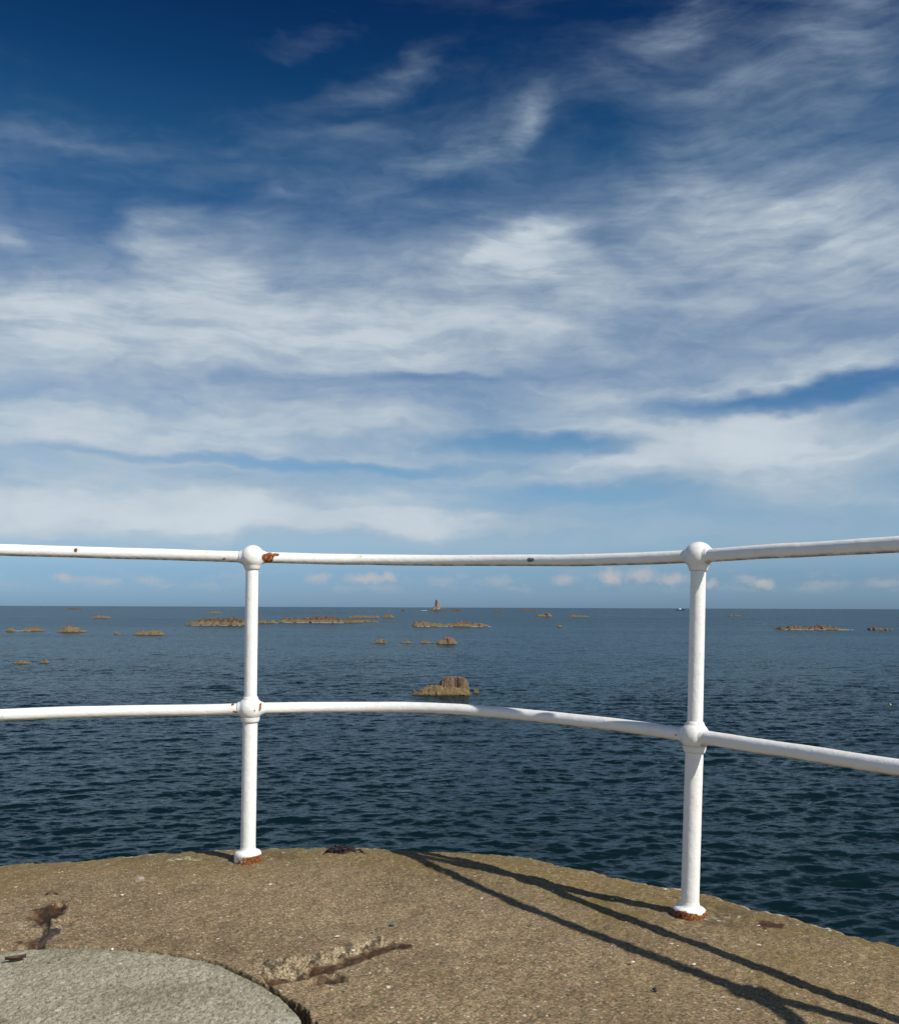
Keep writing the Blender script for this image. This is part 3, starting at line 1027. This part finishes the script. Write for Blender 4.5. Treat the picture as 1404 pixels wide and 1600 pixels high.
pB, pD = (-.737, 3.53), (.740, 2.955)
B0, D0 = np.array([*pB, 0.]), np.array([*pD, 0.])
B1, B2 = at_y(391, 1107.5, 3.53), at_y(394, 870.5, 3.53)
D1, D2 = at_y(1085, 1150.5, 2.955), at_y(1091, 868.5, 2.955)
A0 = np.array([-2.26, 2.98, 0.])
A1, A2 = A0 + (0, 0, .552), A0 + (.01, 0, 1.137)
F0 = np.array([1.70, 1.63, 0.])
F1, F2 = F0 + (.005, 0, .542), F0 + (.01, .01, 1.10)
G0 = np.array([.95, 1.15, 0.])
G1, G2 = G0 + (0, 0, .545), G0 + (0, 0, 1.10)
AB = [(-2.26, 2.98), (-2.083, 3.082), (-1.902, 3.178), (-1.718, 3.266), (-1.529, 3.345), (-1.337, 3.413), (-1.141, 3.468), (-.941, 3.507), (-.737, 3.53)]
BD = [(-.737, 3.53), (-.518, 3.626), (-.307, 3.651), (-.105, 3.616), (.087, 3.534), (.269, 3.415), (.439, 3.271), (.596, 3.114), (.74, 2.955)]
DF = [(.74, 2.955), (.85, 2.783), (.964, 2.613), (1.081, 2.445), (1.201, 2.28), (1.325, 2.117), (1.451, 1.956), (1.579, 1.797), (1.71, 1.64)]
FG = [(1.70, 1.63), (1.745, 1.45), (1.70, 1.355), (1.45, 1.285), (.95, 1.15)]  # guessed inward return, unseen, added to cast the shadow patch on the deck


def unit(a, b):
    d = np.asarray(b, float) - np.asarray(a, float)
    return d / np.linalg.norm(d)


def h3(p, z):
    return np.array([p[0], p[1], z])


# wear seen in the photograph: rust at the joints and on the left rails, one bare patch on the top rail
def on_rail(px, py, Y):
    return at_y(px, py, Y)


RUST += [
    (on_rail(421, 871, 3.545), (.020, .05, .026), 1.05), (on_rail(430, 867, 3.55), (.026, .04, .010), .7), (on_rail(414, 872, 3.53), (.012, .05, .024), 1.0),
    (on_rail(407, 1104, 3.52), (.006, .05, .028), .62), (on_rail(397, 1111, 3.488), (.006, .02, .009), .72), (on_rail(388, 1121, 3.49), (.03, .03, .006), .36),
    (on_rail(361, 1102, 3.49), (.009, .02, .007), .95), (on_rail(365, 1113, 3.49), (.016, .02, .008), .6), 
    (on_rail(114, 859, 3.36), (.010, .03, .012), .85), (on_rail(13, 855, 3.22), (.012, .03, .010), .85), (on_rail(26, 860, 3.24), (.010, .03, .008), .6),
    (on_rail(46, 861, 3.26), (.007, .03, .007), .5), (on_rail(350, 873, 3.5), (.02, .03, .010), .4), (on_rail(322, 863, 3.5), (.02, .03, .008), .35),
    (on_rail(560, 869, 3.6), (.02, .03, .007), .4), (on_rail(690, 882, 3.6), (.02, .03, .006), .35), (on_rail(1053, 1147, 3.0), (.008, .02, .008), .5),
    (on_rail(735, 871, 3.58), (.015, .03, .006), .35), (on_rail(610, 1112, 3.6), (.02, .03, .006), .3),
]
BARE += [(on_rail(826, 876.5, 3.47), (.021, .05, .014), 1.15), (on_rail(812, 877, 3.5), (.012, .04, .008), .6),
         (on_rail(62, 853, 3.27), (.03, .02, .006), .5)]

railing = empty('railing', (0, 0, 0))
tag(railing, 'white painted tubular railing with ball joints along the rounded pier edge', 'railing')
make_post(A0, A1, A2, railing, 11, [unit((-2.26, 2.98, 0), (-2.083, 3.082, 0)), (-.75, -.6, 0)], [unit((-2.26, 2.98, 0), (-2.083, 3.082, 0))], 'round')
make_post(B0, B1, B2, railing, 21, [unit(h3(AB[-1], 0), h3(AB[-2], 0)), unit(h3(BD[0], 0), h3(BD[1], 0))],
          [unit(h3(AB[-1], 0), h3(AB[-2], 0)), unit(h3(BD[0], 0), h3(BD[1], 0))], 'square')
make_post(D0, D1, D2, railing, 31, [unit(h3(BD[-1], 0), h3(BD[-2], 0)), unit(h3(DF[0], 0), h3(DF[1], 0))],
          [unit(h3(BD[-1], 0), h3(BD[-2], 0)), unit(h3(DF[0], 0), h3(DF[1], 0))], 'round')
make_post(F0, F1, F2, railing, 41, [unit(h3(DF[-1], 0), h3(DF[-2], 0)), (.3, -.95, 0)], [unit(h3(DF[-1], 0), h3(DF[-2], 0)), (.3, -.95, 0)], 'round')
make_post(G0, G1, G2, railing, 51, [(.97, .26, 0)], [(.97, .26, 0)], 'round')  # unseen end post added to carry the guessed return rail
make_rail('lower_rail', AB, [.552] * 4 + [.5514, .5517, .5514, .551, .554], A1, B1, railing, 61)
make_rail('top_rail', AB, [1.137, 1.136, 1.135, 1.134, 1.1322, 1.1304, 1.1279, 1.1241, 1.1191], A2, B2, railing, 62)
make_rail('lower_rail', BD, [.554, .5505, .5497, .5515, .5531, .5511, .5494, .5476, .5422], B1, D1, railing, 63)
make_rail('top_rail', BD, [1.1191, 1.1191, 1.1169, 1.1137, 1.109, 1.103, 1.0975, 1.0954, 1.0949], B2, D2, railing, 64)
make_rail('lower_rail', DF, [.5422, .5414, .5419, .5409, .541, .541, .541, .5415, .542], D1, F1, railing, 65)
make_rail('top_rail', DF, [1.0949, 1.0969, 1.0974, 1.0981, 1.0985, 1.099, 1.0995, 1.10, 1.10], D2, F2, railing, 66)
make_rail('lower_rail', FG, [.542, .543, .544, .545, .545], F1, G1, railing, 67)
make_rail('top_rail', FG, [1.10] * 5, F2, G2, railing, 68)  # added return rail, unseen, bent inward for its shadow


# ------------------------------------------------------------------ small things lying on the deck
def shard(px, py, lx, ly, lz, rot, mat, name, label, cat, seed, group=None, z=0.003):
    X, Y = on_plane(px, py)
    g = np.random.default_rng(seed)
    n, mrows = 22, 9
    th = np.linspace(0, 2 * pi, n, endpoint=False)
    rad = 1 + .30 * fbm(np.cos(th) * 2 + seed, np.sin(th) * 2, oct=3, seed=seed)
    pr = [(-.4, .25), (-.35, .8), (-.1, 1.0), (.25, .95), (.55, .78), (.8, .5), (.95, .22), (1.0, .01)]
    V = []
    for (h, r) in pr:
        V.append(np.stack([r * rad * np.cos(th) * lx, r * rad * np.sin(th) * ly, np.full(n, h * lz)], -1))
    V = np.concatenate(V)
    V[:, 2] += .3 * lz * fbm(V[:, 0] / lx * 1.5, V[:, 1] / ly * 1.5, oct=2, seed=seed + 3)
    a = Acc()
    a.add(V, grid_quads(len(pr), n, True))
    o = a.build(name, mat, None)
    o.location = (X, Y, z)
    o.rotation_euler = (g.normal(0, .15), g.normal(0, .15), R(rot))
    tag(o, label, cat, group)
    return o


SH = 'white shell fragments scattered on the pier'
for i, (px, py, lx, ly, rot, lab) in enumerate([
    (551, 1487, .009, .010, 20, 'white shell fragment lying on the rubble of the broken channel'),
    (988, 1505, .0095, .006, 0, 'white shell fragment on open deck, left of the lower shadow line'),
    (1083, 1509, .009, .006, 10, 'white shell fragment lying on the lower rail shadow stripe'),
    (1038, 1391, .010, .010, 30, 'white shell fragment just left of the right post, near the edge'),
    (1184, 1448, .010, .007, 0, 'white shell fragment touching the dark round rust stain'),
    (175, 1485, .006, .006, 50, 'white shell fragment on the rim of the grey round slab'),
    (526, 1465, .011, .007, 0, 'thin pale shell fragment above the long broken channel'),
    (191, 1400, .008, .009, 0, 'white shell fragment right of the rusty hole'),
]):
    shard(px, py, lx * .62, ly * .75, .0018, rot, M_SHELL, 'shell_fragment', lab, 'shell', 300 + i, SH)
shard(1023, 1549, .0045, .007, .005, 30, M_PEB, 'pebble', 'small black pebble alone on the sunlit deck between slab and right post', 'pebble', 320)
shard(612, 1447, .008, .007, .003, 10, M_GLASS, 'glass_shard', 'small green glass shard above the right end of the broken channel', 'glass shard', 321)
shard(76, 1464, .015, .070, .008, -3, M_IRON, 'iron_bar', 'dark rusted iron stump in the crack between rusty hole and grey slab', 'iron bar', 322, z=-.004)


def leaf():
    X, Y = on_plane(24, 1503)
    n, m_ = 26, 7
    s = np.linspace(-1, 1, n)
    v = np.linspace(-1, 1, m_)
    S_, Vv = np.meshgrid(s, v, indexing='ij')
    w = .0085 * (1 - np.abs(S_) ** 2.2) + .0008
    top = np.stack([S_ * .026, Vv * w, .007 * (Vv ** 2) + .004 * S_ ** 2 + .003], -1).reshape(-1, 3)
    a = Acc()
    q = grid_quads(n, m_)
    a.add(top, q)
    a.add(top - (0, 0, .0012), q[:, ::-1])
    o = a.build('dead_leaf', M_LEAF)
    o.location = (X, Y, .002)
    o.rotation_euler = (0, 0, R(22))
    tag(o, 'curled brown dead leaf lying on the grey round slab', 'leaf')


leaf()


def twig():
    a = Acc()
    p0, p1 = np.array(on_plane(72, 1399.5)), np.array(on_plane(92, 1398))
    t = np.linspace(0, 1, 24)[:, None]
    P = np.c_[p0 + (p1 - p0) * t, .006 + .003 * np.sin(t * 5)]
    P[:, 1] += .006 * np.sin(t[:, 0] * 4)
    V, q, c = tube(P, .0022 + .0008 * np.sin(t[:, 0] * 9), 8)
    a.add(V, q, c)
    o = a.build('twig', M_LEAF)
    tag(o, 'thin dark twig on the deck behind the rusty hole', 'twig')


twig()


def seaweed():
    X, Y = on_plane(534, 1330)
    g = np.random.default_rng(5)
    a = Acc()
    for i in range(85):
        n = 12
        big = i < 60
        st = np.array([g.normal(-.008 if big else .035, .022 if big else .015), g.normal(0, .018), .004 + abs(g.normal(0, .006 if big else .003))])
        hd = g.uniform(0, 2 * pi)
        ln = g.uniform(.02, .055)
        P = [st]
        vz = g.uniform(-.2, .9) * (1 if big else .3)
        for j in range(n - 1):
            hd += g.normal(0, .45)
            vz -= .16
            P.append(P[-1] + np.array([cos(hd), sin(hd), vz]) * ln / n)
        P = np.array(P)
        P[:, 2] = np.maximum(P[:, 2], .002)
        V, q, c = tube(P, np.linspace(.0026, .0012, n) * g.uniform(.8, 1.5), 6)
        a.add(V, q, c)
    o = a.build('seaweed', M_WEED)
    o.location = (X, Y, -.002)
    tag(o, 'small black tangle of dried seaweed lying on the pier edge', 'seaweed')


seaweed()


# ------------------------------------------------------------------ rocks in the sea
_sph = None


def boulder_unit():
    """cube-sphere unit directions and quads"""
    global _sph
    if _sph is None:
        n = 13
        lin_ = np.linspace(-1, 1, n)
        U, Vv = np.meshgrid(lin_, lin_, indexing='ij')
        vs, qs, off = [], [], 0
        for axs in range(3):
            for sg in (-1, 1):
                c = np.empty((n, n, 3))
                c[..., axs] = sg
                c[..., (axs + 1) % 3] = U if sg > 0 else Vv
                c[..., (axs + 2) % 3] = Vv if sg > 0 else U
                vs.append(c.reshape(-1, 3))
                qs.append(grid_quads(n, n) + off)
                off += n * n
        v = np.concatenate(vs)
        _sph = (v / np.linalg.norm(v, axis=1)[:, None], np.concatenate(qs))
    return _sph


def add_boulder(acc, c, half, rot, seed, power=3.0, rough=.13, tilt=0.0, keep=(.68, .92), **attrs):
    d, q = boulder_unit()
    p = (np.abs(d) ** power).sum(1) ** (-1 / power)
    v = d * p[:, None]
    n = fbm(v[:, 0] * 1.6 + seed * 3.1, v[:, 1] * 1.6, v[:, 2] * 1.6 + seed, oct=3, seed=seed % 50)
    n = n + .35 * fbm(v[:, 0] * 5 + seed, v[:, 1] * 5, v[:, 2] * 5, oct=2, seed=seed % 40 + 7)
    v = v * (1 + rough * 1.6 * n)[:, None]
    # chop a couple of facets
    g = np.random.default_rng(seed)
    for _ in range(4):
        nd = g.normal(0, 1, 3)
        nd[2] = abs(nd[2]) * .7
        nd /= np.linalg.norm(nd)
        lim = g.uniform(*keep)
        e = v @ nd
        v = v - np.maximum(e - lim, 0)[:, None] * nd * .85
    v = v * np.asarray(half)
    ct, st = cos(tilt), sin(tilt)
    v = np.stack([v[:, 0] * ct + v[:, 2] * st, v[:, 1], -v[:, 0] * st + v[:, 2] * ct], -1)
    cr, sr = cos(rot), sin(rot)
    v = np.stack([v[:, 0] * cr - v[:, 1] * sr, v[:, 0] * sr + v[:, 1] * cr, v[:, 2]], -1) + np.asarray(c)
    acc.add(v, q, **attrs)


FOAM = Acc()


def islet(name, label, x0, x1, yb, yt, prof, n=18, tide=.5, dark=.3, seed=1, group='rocks and reefs standing out of the sea', cat='rock', foam=0.0, deep=.42, power=3.0):
    """low reef made of weathered boulders; x0..x1, yb, yt survey its outline in the photograph"""
    xm = (x0 + x1) / 2
    yb2 = max(yb, 952.5)
    X, Y = on_plane(xm, yb2, SEA)
    D = Y
    half = (x1 - x0) / 2 * D / FPX
    H = (yb - yt) * D / FPX
    dep = half * deep
    g = np.random.default_rng(seed)
    pu, ph_ = np.array(prof).T
    acc = Acc()
    nu, nv = int(np.clip(n * 7, 50, 170)), 44
    u, v = np.meshgrid(np.linspace(-1, 1, nu), np.linspace(-1, 1, nv), indexing='ij')
    fx, fy = u * half / H, v * dep / H                       # coordinates in rock heights
    wob = .12 * fbm(fx * .8 + seed, fy * .8, oct=3, seed=seed)
    h = np.interp(u + wob * H / half, pu * 2 - 1, ph_, left=0, right=0)
    edge = np.clip(1 - np.abs(v + .35 * wob) ** 2.4, 0, 1) ** .55 * np.clip((1 - np.abs(u)) * half / H * 1.6, 0, 1) ** .5
    # split into joint blocks of unequal height, then weathered
    cell = rng.uniform(-1, 1, (int(fx.max() * 3.6) + 6, int(abs(fy).max() * 2.6) + 4))
    jx = np.clip(((fx - fx.min()) * 1.7 + .25 * fbm(fx, fy, oct=2, seed=seed + 3)).astype(int), 0, cell.shape[0] - 1)
    jy = np.clip(((fy - fy.min()) * 1.0 + .25 * fbm(fx + 7, fy, oct=2, seed=seed + 4)).astype(int), 0, cell.shape[1] - 1)
    blk = cell[jx, jy]
    rid = 1 - np.abs(fbm(fx * 1.1 + 3, fy * 1.1, oct=4, seed=seed + 6))
    top_ = h * edge * (.66 + .27 * blk + .42 * (rid - .62) + .09 * fbm(fx * 3.3, fy * 3.3, oct=3, seed=seed + 8))
    Z = top_ * H - .16 * H * (1 - edge) - .05
    V = np.stack([u * half, v * dep, Z], -1).reshape(-1, 3)
    acc.q = [grid_quads(nu, nv)]
    V[:, 2] = np.where(V[:, 2] > 0, V[:, 2] * H / max(V[:, 2].max(), 1e-3), V[:, 2] - .3)
    m_ = len(V)
    me = mesh_np(name, V, np.concatenate(acc.q), smooth=False, attrs=dict(zone=V[:, 2] / H, tide=np.full(m_, tide), dark=np.full(m_, dark), size=np.full(m_, max(H, half * .25))))
    o = link(name, me, M_ROCK)
    o.location = (X, Y + dep * .6, SEA + .0)
    tag(o, label, cat, group)
    if foam > 0:
        m2 = int(26 * foam)
        for i in range(m2):
            u = g.uniform(-1, 1)
            ln = half / m2 * g.uniform(.4, 1.5)
            d_, q_ = boulder_unit()
            hh = D / FPX * .38
            v_ = d_ * np.array([ln, dep * .12, hh]) + np.array([X + u * half * .97, Y - dep * .45 - abs(g.normal(0, .1)) * dep, SEA + hh * .15])
            FOAM.add(v_, q_)
    return o


HUMP = [(0, .12), (.2, .5), (.45, .9), (.6, 1), (.8, .75), (1, .15)]


def near_rock():
    """the nearest rock: a weed covered mass with cracked pink blocks on top"""
    X, Y = on_plane(697, 1086, SEA)
    s = Y / FPX                                              # metres per photograph pixel there
    nu, nv = 260, 110
    px, py = np.meshgrid(np.linspace(640, 737, nu), np.linspace(-15, 24, nv), indexing='ij')
    w1 = fbm(px * .16, py * .16, oct=4, seed=201)
    w2 = fbm(px * .55, py * .55, oct=3, seed=203)
    qx, qy = px + 1.6 * w1 + .5 * w2, py + 2.2 * fbm(px * .13 + 9, py * .13, oct=3, seed=205)
    sk = np.interp(qx, [642, 647, 653, 658, 663, 670, 677, 684, 692, 702, 714, 724, 731, 735], [0, 3, 4, 7.5, 11, 14, 15.5, 15.5, 14, 13, 12.5, 11.5, 7, 0])
    front = np.clip((qy + 13) / 12, 0, 1) ** .6
    back = np.clip((22 - qy) / 8, 0, 1) ** .6
    lump = .82 + .16 * w1 + .06 * w2 - .20 * (np.abs(fbm(px * .10 + 4, py * .10, oct=2, seed=207)) < .05)
    S_ = sk * front * back * lump
    bl = np.interp(px + .5 * w2, [681, 683.5, 687, 690, 694, 700, 708, 716, 723, 728, 731, 733.5], [0, 12, 18.5, 22.5, 25.5, 26.6, 27, 26.4, 25.6, 23.5, 17, 0])
    bl = bl * (1 + .012 * w2 + .03 * w1)
    Bf = sstep(0, 4.2, qy - 1.0 + .05 * (px - 705)) * back
    cr = np.ones_like(px)
    for xc, sl, wd, dp in ((693.0, .25, .8, .45), (700.6, .35, .8, .45), (704.0, -.35, .5, .35), (714.8, -.12, 1.0, .6)):
        dd = np.abs(px + .3 * w2 - xc - sl * (qy - 3))
        cr -= dp * (1 - sstep(.3, 1.2, dd / wd)) * sstep(.5, 3.5, qy + 1)
    Zp = np.maximum(S_, bl * Bf * np.clip(cr, .2, 1))
    Zp = Zp - 2.5 * (np.minimum(front, back) < .05) - .35
    H = 27 * s
    V = np.stack([(px - 697) * s, py * s, Zp * s], -1).reshape(-1, 3)
    n_ = len(V)
    me = mesh_np('sea_rock', V, grid_quads(nu, nv), smooth=False,
                 attrs=dict(zone=V[:, 2] / H, tide=np.full(n_, .54), dark=np.full(n_, .08), size=np.full(n_, H)))
    o = link('sea_rock', me, M_ROCK)
    o.location = (X, Y + 6 * s, SEA)
    tag(o, 'nearest large rock with cracked pink blocks above a yellow weedy skirt', 'rock', RG)


RG = 'rocks and reefs standing out of the sea'
near_rock()
I = islet
I('sea_rock', 'tiny weedy rock just right of the nearest large rock', 737, 749, 1083, 1075.5, [(0, .5), (.3, .9), (.7, 1), (1, .6)], 3, .95, .5, 71)
I('sea_rock', 'tiny low weedy rock just left of the nearest large rock', 641, 651, 1081, 1077, [(0, .4), (.5, 1), (1, .4)], 3, .95, .2, 72)
I('sea_rock', 'ribbed pink dome of rock behind the nearest large rock', 680, 716, 1006.5, 995.5, [(0, .45), (.2, .9), (.5, 1), (.8, .85), (1, .35)], 6, .28, .15, 73, deep=.6, power=3.6)
I('sea_rock', 'low weedy rock strip left of the ribbed pink dome', 655, 681, 1005, 1000.5, [(0, .5), (.3, .9), (.6, .5), (1, .6)], 6, .9, .2, 74)
I('sea_rock', 'thin weedy sliver of rock midway between dome and small yellow rock', 624, 646, 1005, 1001, [(0, .3), (.5, 1), (1, .4)], 5, .95, .2, 75)
I('sea_rock', 'small rounded yellow rock left of the weedy slivers, below the middle of the top rail', 578, 604, 1005, 998.5, [(0, .15), (.3, .5), (.65, 1), (.9, .9), (1, .4)], 5, .9, .2, 76)
I('reef', 'long low brown reef below the distant tower', 643, 768, 979, 970.5, [(0, .75), (.05, 1), (.2, .95), (.4, .45), (.5, .55), (.62, 1), (.75, .8), (.9, .5), (1, .15)], 26, .5, .25, 77, foam=1.0)
I('reef', 'tall dark topped reef directly left of the left post', 281, 386, 977, 963, [(0, .12), (.15, .35), (.3, .8), (.45, .72), (.6, .75), (.72, 1), (.85, .72), (1, .2)], 22, .42, .75, 78, foam=.6)
I('reef', 'low tan reef tip directly right of the left post', 400, 431, 974, 968.5, [(0, .7), (.4, .8), (.8, .9), (1, .4)], 9, .85, .2, 79)
I('reef', 'longest dark brown reef stretching right from the left post', 430, 567, 973, 962, [(0, .3), (.1, .8), (.3, .7), (.5, 1), (.65, .9), (.75, .6), (.9, .55), (1, .3)], 28, .35, .65, 80, foam=.9)
I('reef', 'thin pale reef strip at the right end of the longest reef', 556, 592, 972, 968.5, [(0, .8), (.5, .7), (1, .3)], 9, .7, .1, 81)
I('reef', 'far low pinkish reef behind the right end of the longest reef', 541, 592, 965.5, 960.5, [(0, .4), (.3, .9), (.6, .6), (1, .7)], 12, .4, .15, 82)
I('reef', 'small humped far reef right of the far pinkish reef', 594, 617, 965.5, 959.5, [(0, .3), (.5, 1), (1, .4)], 7, .4, .2, 83)
I('sea_rock', 'peaked yellow brown rock, third from the left photo edge', 86, 133, 988, 976, [(0, .12), (.2, .45), (.42, 1), (.6, .75), (.75, .35), (.9, .45), (1, .12)], 9, .6, .2, 84, deep=.6)
I('sea_rock', 'flat topped yellow brown rock, second from the left photo edge', 27, 68, 986, 979, [(0, .3), (.3, .8), (.6, 1), (.85, .7), (1, .2)], 8, .6, .25, 85, foam=.3)
I('sea_rock', 'small dull rock closest to the left photo edge', 6, 24, 987, 981, [(0, .5), (.5, 1), (1, .5)], 5, .8, .2, 86)
I('sea_rock', 'twin humped yellow rock between the peaked rock and the left post', 205, 255, 992, 984.5, [(0, .25), (.25, .85), (.42, .6), (.65, 1), (.85, .8), (1, .2)], 9, .85, .15, 87, deep=.6)
I('sea_rock', 'tiny yellow rock left of the twin humped one', 176, 189, 991.5, 987, [(0, .5), (.5, 1), (1, .5)], 4, .95, .1, 88)
I('sea_rock', 'low awash weedy rock near the left photo edge, closer than the others there', 20, 48, 1037, 1031.5, [(0, .3), (.4, 1), (1, .4)], 6, 1.2, .1, 89)
I('sea_rock', 'smaller awash weedy rock beside the awash one at left', 61, 77, 1036, 1030.5, [(0, .4), (.6, 1), (1, .5)], 4, 1.2, .1, 90)
I('reef', 'dark far reef close under the horizon at left', 101, 127, 950.8, 947.6, [(0, .3), (.5, 1), (1, .3)], 8, .1, .8, 91)
I('reef', 'faint pinkish far reef above the peaked rock', 141, 171, 966, 961.5, [(0, .4), (.5, .9), (1, .5)], 8, .3, .1, 92)
I('reef', 'faint far reef behind the dark topped reef', 322, 346, 958.5, 955, [(0, .5), (.5, .9), (1, .5)], 8, .3, .1, 93)
I('reef', 'jagged brown reef right of the right post', 1217, 1330, 984, 975.5, [(0, .3), (.15, .6), (.25, .8), (.35, .55), (.55, .8), (.62, 1), (.7, .75), (.85, .4), (1, .12)], 24, .2, .45, 94, foam=.8)
I('reef', 'small brown reef at the right photo edge', 1357, 1396, 984.5, 979.5, [(0, .4), (.3, .8), (.6, .5), (1, .6)], 9, .2, .35, 95)
I('reef', 'far tan reef to the right of the tower', 836, 863, 963.5, 957, [(0, .2), (.4, .7), (.7, 1), (1, .4)], 8, .5, .2, 96)
I('reef', 'long dark far reef on the skyline right of the tower', 812, 844, 955.5, 952.2, [(0, .6), (.5, .9), (1, .3)], 9, .1, .7, 97)
I('reef', 'thin dark far reef between the tower and the long skyline reef', 768, 786, 956.5, 953.2, [(0, .4), (.6, 1), (1, .3)], 6, .1, .6, 98)
I('reef', 'thin far reef strip right of the far tan reef', 888, 922, 964, 960.4, [(0, .7), (.3, .9), (1, .3)], 8, .5, .2, 99)
I('sea_rock', 'tiny far rock alone below the thin far reef strip', 868, 879, 980, 976.5, [(0, .4), (.5, 1), (1, .4)], 4, .8, .1, 100)
I('reef', 'faint flat reef far out, right of the right post', 1137, 1160, 963, 960.4, [(0, .5), (.5, .8), (1, .4)], 6, .4, .2, 101)
I('reef', 'tiny dark far rock left of the tower', 625, 632, 955, 951, [(0, .5), (.5, 1), (1, .5)], 3, .1, .8, 102)
I('reef', 'low dark rocks trailing right from the foot of the tower', 690, 723, 954.8, 951.2, [(0, .4), (.2, .8), (.35, .3), (.6, .8), (.8, 1), (1, .4)], 10, .1, .9, 103)
I('reef', 'dark rock plinth carrying the distant tower', 667, 692, 955, 951.3, [(0, .15), (.25, .6), (.5, 1), (.8, .9), (1, .3)], 9, .1, .85, 104, deep=.8)
FX, FY = on_plane(662, 954.6, SEA)
for i in range(5):
    d_, q_ = boulder_unit()
    FOAM.add(d_ * np.array([2.2, 2.0, .6]) + np.array([FX + (i - 2) * 1.6, FY, SEA + .3]), q_)
fo = FOAM.build('sea_foam', M_FOAM)
tag(fo, 'thin white lines of surf along the foot of the reefs', None, None, 'stuff')


# ------------------------------------------------------------------ distant tower
def box(acc, c, half, taper=1.0):
    x, y, z = half
    v = []
    for sz in (-1, 1):
        t = taper if sz > 0 else 1.0
        for sx, sy in ((-1, -1), (1, -1), (1, 1), (-1, 1)):
            v.append((c[0] + sx * x * t, c[1] + sy * y * t, c[2] + sz * z))
    acc.add(np.array(v), [(0, 3, 2, 1), (4, 5, 6, 7), (0, 1, 5, 4), (1, 2, 6, 5), (2, 3, 7, 6), (3, 0, 4, 7)])


def tower():
    X, Y = on_plane(683, 955, SEA)
    s = Y / FPX
    t = empty('stone_tower', (X, Y + 12, SEA + 2.2 * s))
    t.rotation_euler = (0, 0, R(33))
    tag(t, 'square tapering stone tower far out on its dark rock', 'tower')
    w0, w1, h = 3.15 * s, 2.15 * s, 14.2 * s
    a = Acc()
    box(a, (0, 0, h / 2), (w0, w0, h / 2), w1 / w0)
    a.build('shaft', M_TOWER, t, False)
    a = Acc()
    for sx, sy, hx, hy in ((0, -1, 1, .12), (0, 1, 1, .12), (-1, 0, .12, .76), (1, 0, .12, .76)):
        box(a, (sx * w1 * .94, sy * w1 * .94, h + .55 * s), (w1 * hx * 1.06, w1 * hy * 1.06, .55 * s))
    a.build('parapet', M_TOWER, t, False)
    # limewashed seaward face, set proud of the granite
    a = Acc()
    n = 12
    v = []
    for i in range(n + 1):
        zz = h * i / n
        ww = w0 + (w1 - w0) * i / n
        for sy in (-1, 1):
            v.append((ww + .12, sy * ww * .92, zz))
            v.append((ww - .3, sy * ww * .92, zz))
    v = np.array(v)
    q = []
    for i in range(n):
        o_ = i * 4
        for (p_, r_) in ((0, 2), (2, 3), (3, 1), (1, 0)):
            q.append((o_ + p_, o_ + r_, o_ + 4 + r_, o_ + 4 + p_))
    a.add(v, q, [])
    a.build('limewashed_face', M_LIME, t, False)
    for zz, xx in ((.30, -.25), (.55, .2), (.78, -.1)):
        ww = w0 + (w1 - w0) * zz
        a = Acc()
        box(a, (xx * ww, -ww - .02, h * zz), (.45, .25, .8))
        a.build('window', M_DARK, t, False)
    a = Acc()
    for i in range(8):
        box(a, (-w0 - 1.2 - .9 * i, -w0 * .2, 3.6 - i * .45 - .6), (.46, 1.2, max(.6, 3.2 - i * .4) / 1.0))
    a.build('outer_stair', M_TOWER, t, False)


tower()


# ------------------------------------------------------------------ boat on the horizon, buoy
def boat():
    X, Y = on_plane(1062.5, 954.0, SEA)
    s = Y / FPX
    b = empty('fishing_boat', (X, Y, SEA))
    b.rotation_euler = (0, 0, R(8))
    tag(b, 'tiny dark boat with white cabin on the horizon left of the right post', 'boat')
    L, Bm, Hh = 7.2 * s, 1.6 * s, 1.5 * s
    n = 14
    rows = []
    for i in range(n + 1):
        u = i / n * 2 - 1
        wb = Bm * max(.02, (1 - max(0, u) ** 2.4)) * (1 if u > -.9 else .85)
        sh = Hh * (1 + .55 * max(0, u) ** 2)
        rows.append([(u * L, -wb, sh), (u * L * .95, -wb * .55, -.3 * s), (u * L * .95, wb * .55, -.3 * s), (u * L, wb, sh), (u * L, wb * .9, sh * .9), (u * L, -wb * .9, sh * .9)])
    a = Acc()
    a.add(np.array(rows).reshape(-1, 3), grid_quads(n + 1, 6, True), [])
    a.add(np.array(rows[0]), [(0, 1, 2, 3)], [])
    a.build('hull', M_HULL, b, False)
    a = Acc()
    box(a, (-.5 * s, 0, Hh + .8 * s), (1.5 * s, .9 * s, .95 * s), .86)
    c = a.build('cabin', M_CABIN, b, False)
    a = Acc()
    box(a, (1.0 * s, 0, Hh + 1.1 * s), (.08 * s, .7 * s, .25 * s))
    a.build('window', M_DARK, c, False)
    a = Acc()
    V, q, t_ = tube(np.array([(-1.2 * s, 0, Hh), (-1.2 * s, 0, Hh + 2.8 * s)]), .1 * s, 8)
    a.add(V, q, t_)
    a.build('mast', M_CABIN, b)


boat()


def buoy():
    X, Y = on_plane(1390, 1102.5, SEA)
    b = empty('mooring_buoy', (X, Y, SEA))
    tag(b, 'single small yellow buoy floating at the right side of the sea', 'buoy')
    th = np.linspace(0, pi, 16)
    V, q = revolve([(-.085 * cos(a_) + .02, max(.08 * sin(a_), .002)) for a_ in th], (0, 0, .02), (0, 0, 1), 24)
    a = Acc()
    a.add(V, q)
    a.build('float', M_BUOY, b)
    a = Acc()
    ph = np.linspace(0, 2 * pi, 20)
    V, q, t_ = tube(np.stack([.035 * np.cos(ph), ph * 0, .125 + .035 * np.sin(ph)], -1), .009, 8)
    a.add(V, q, t_)
    a.build('ring', M_IRON, b)


buoy()
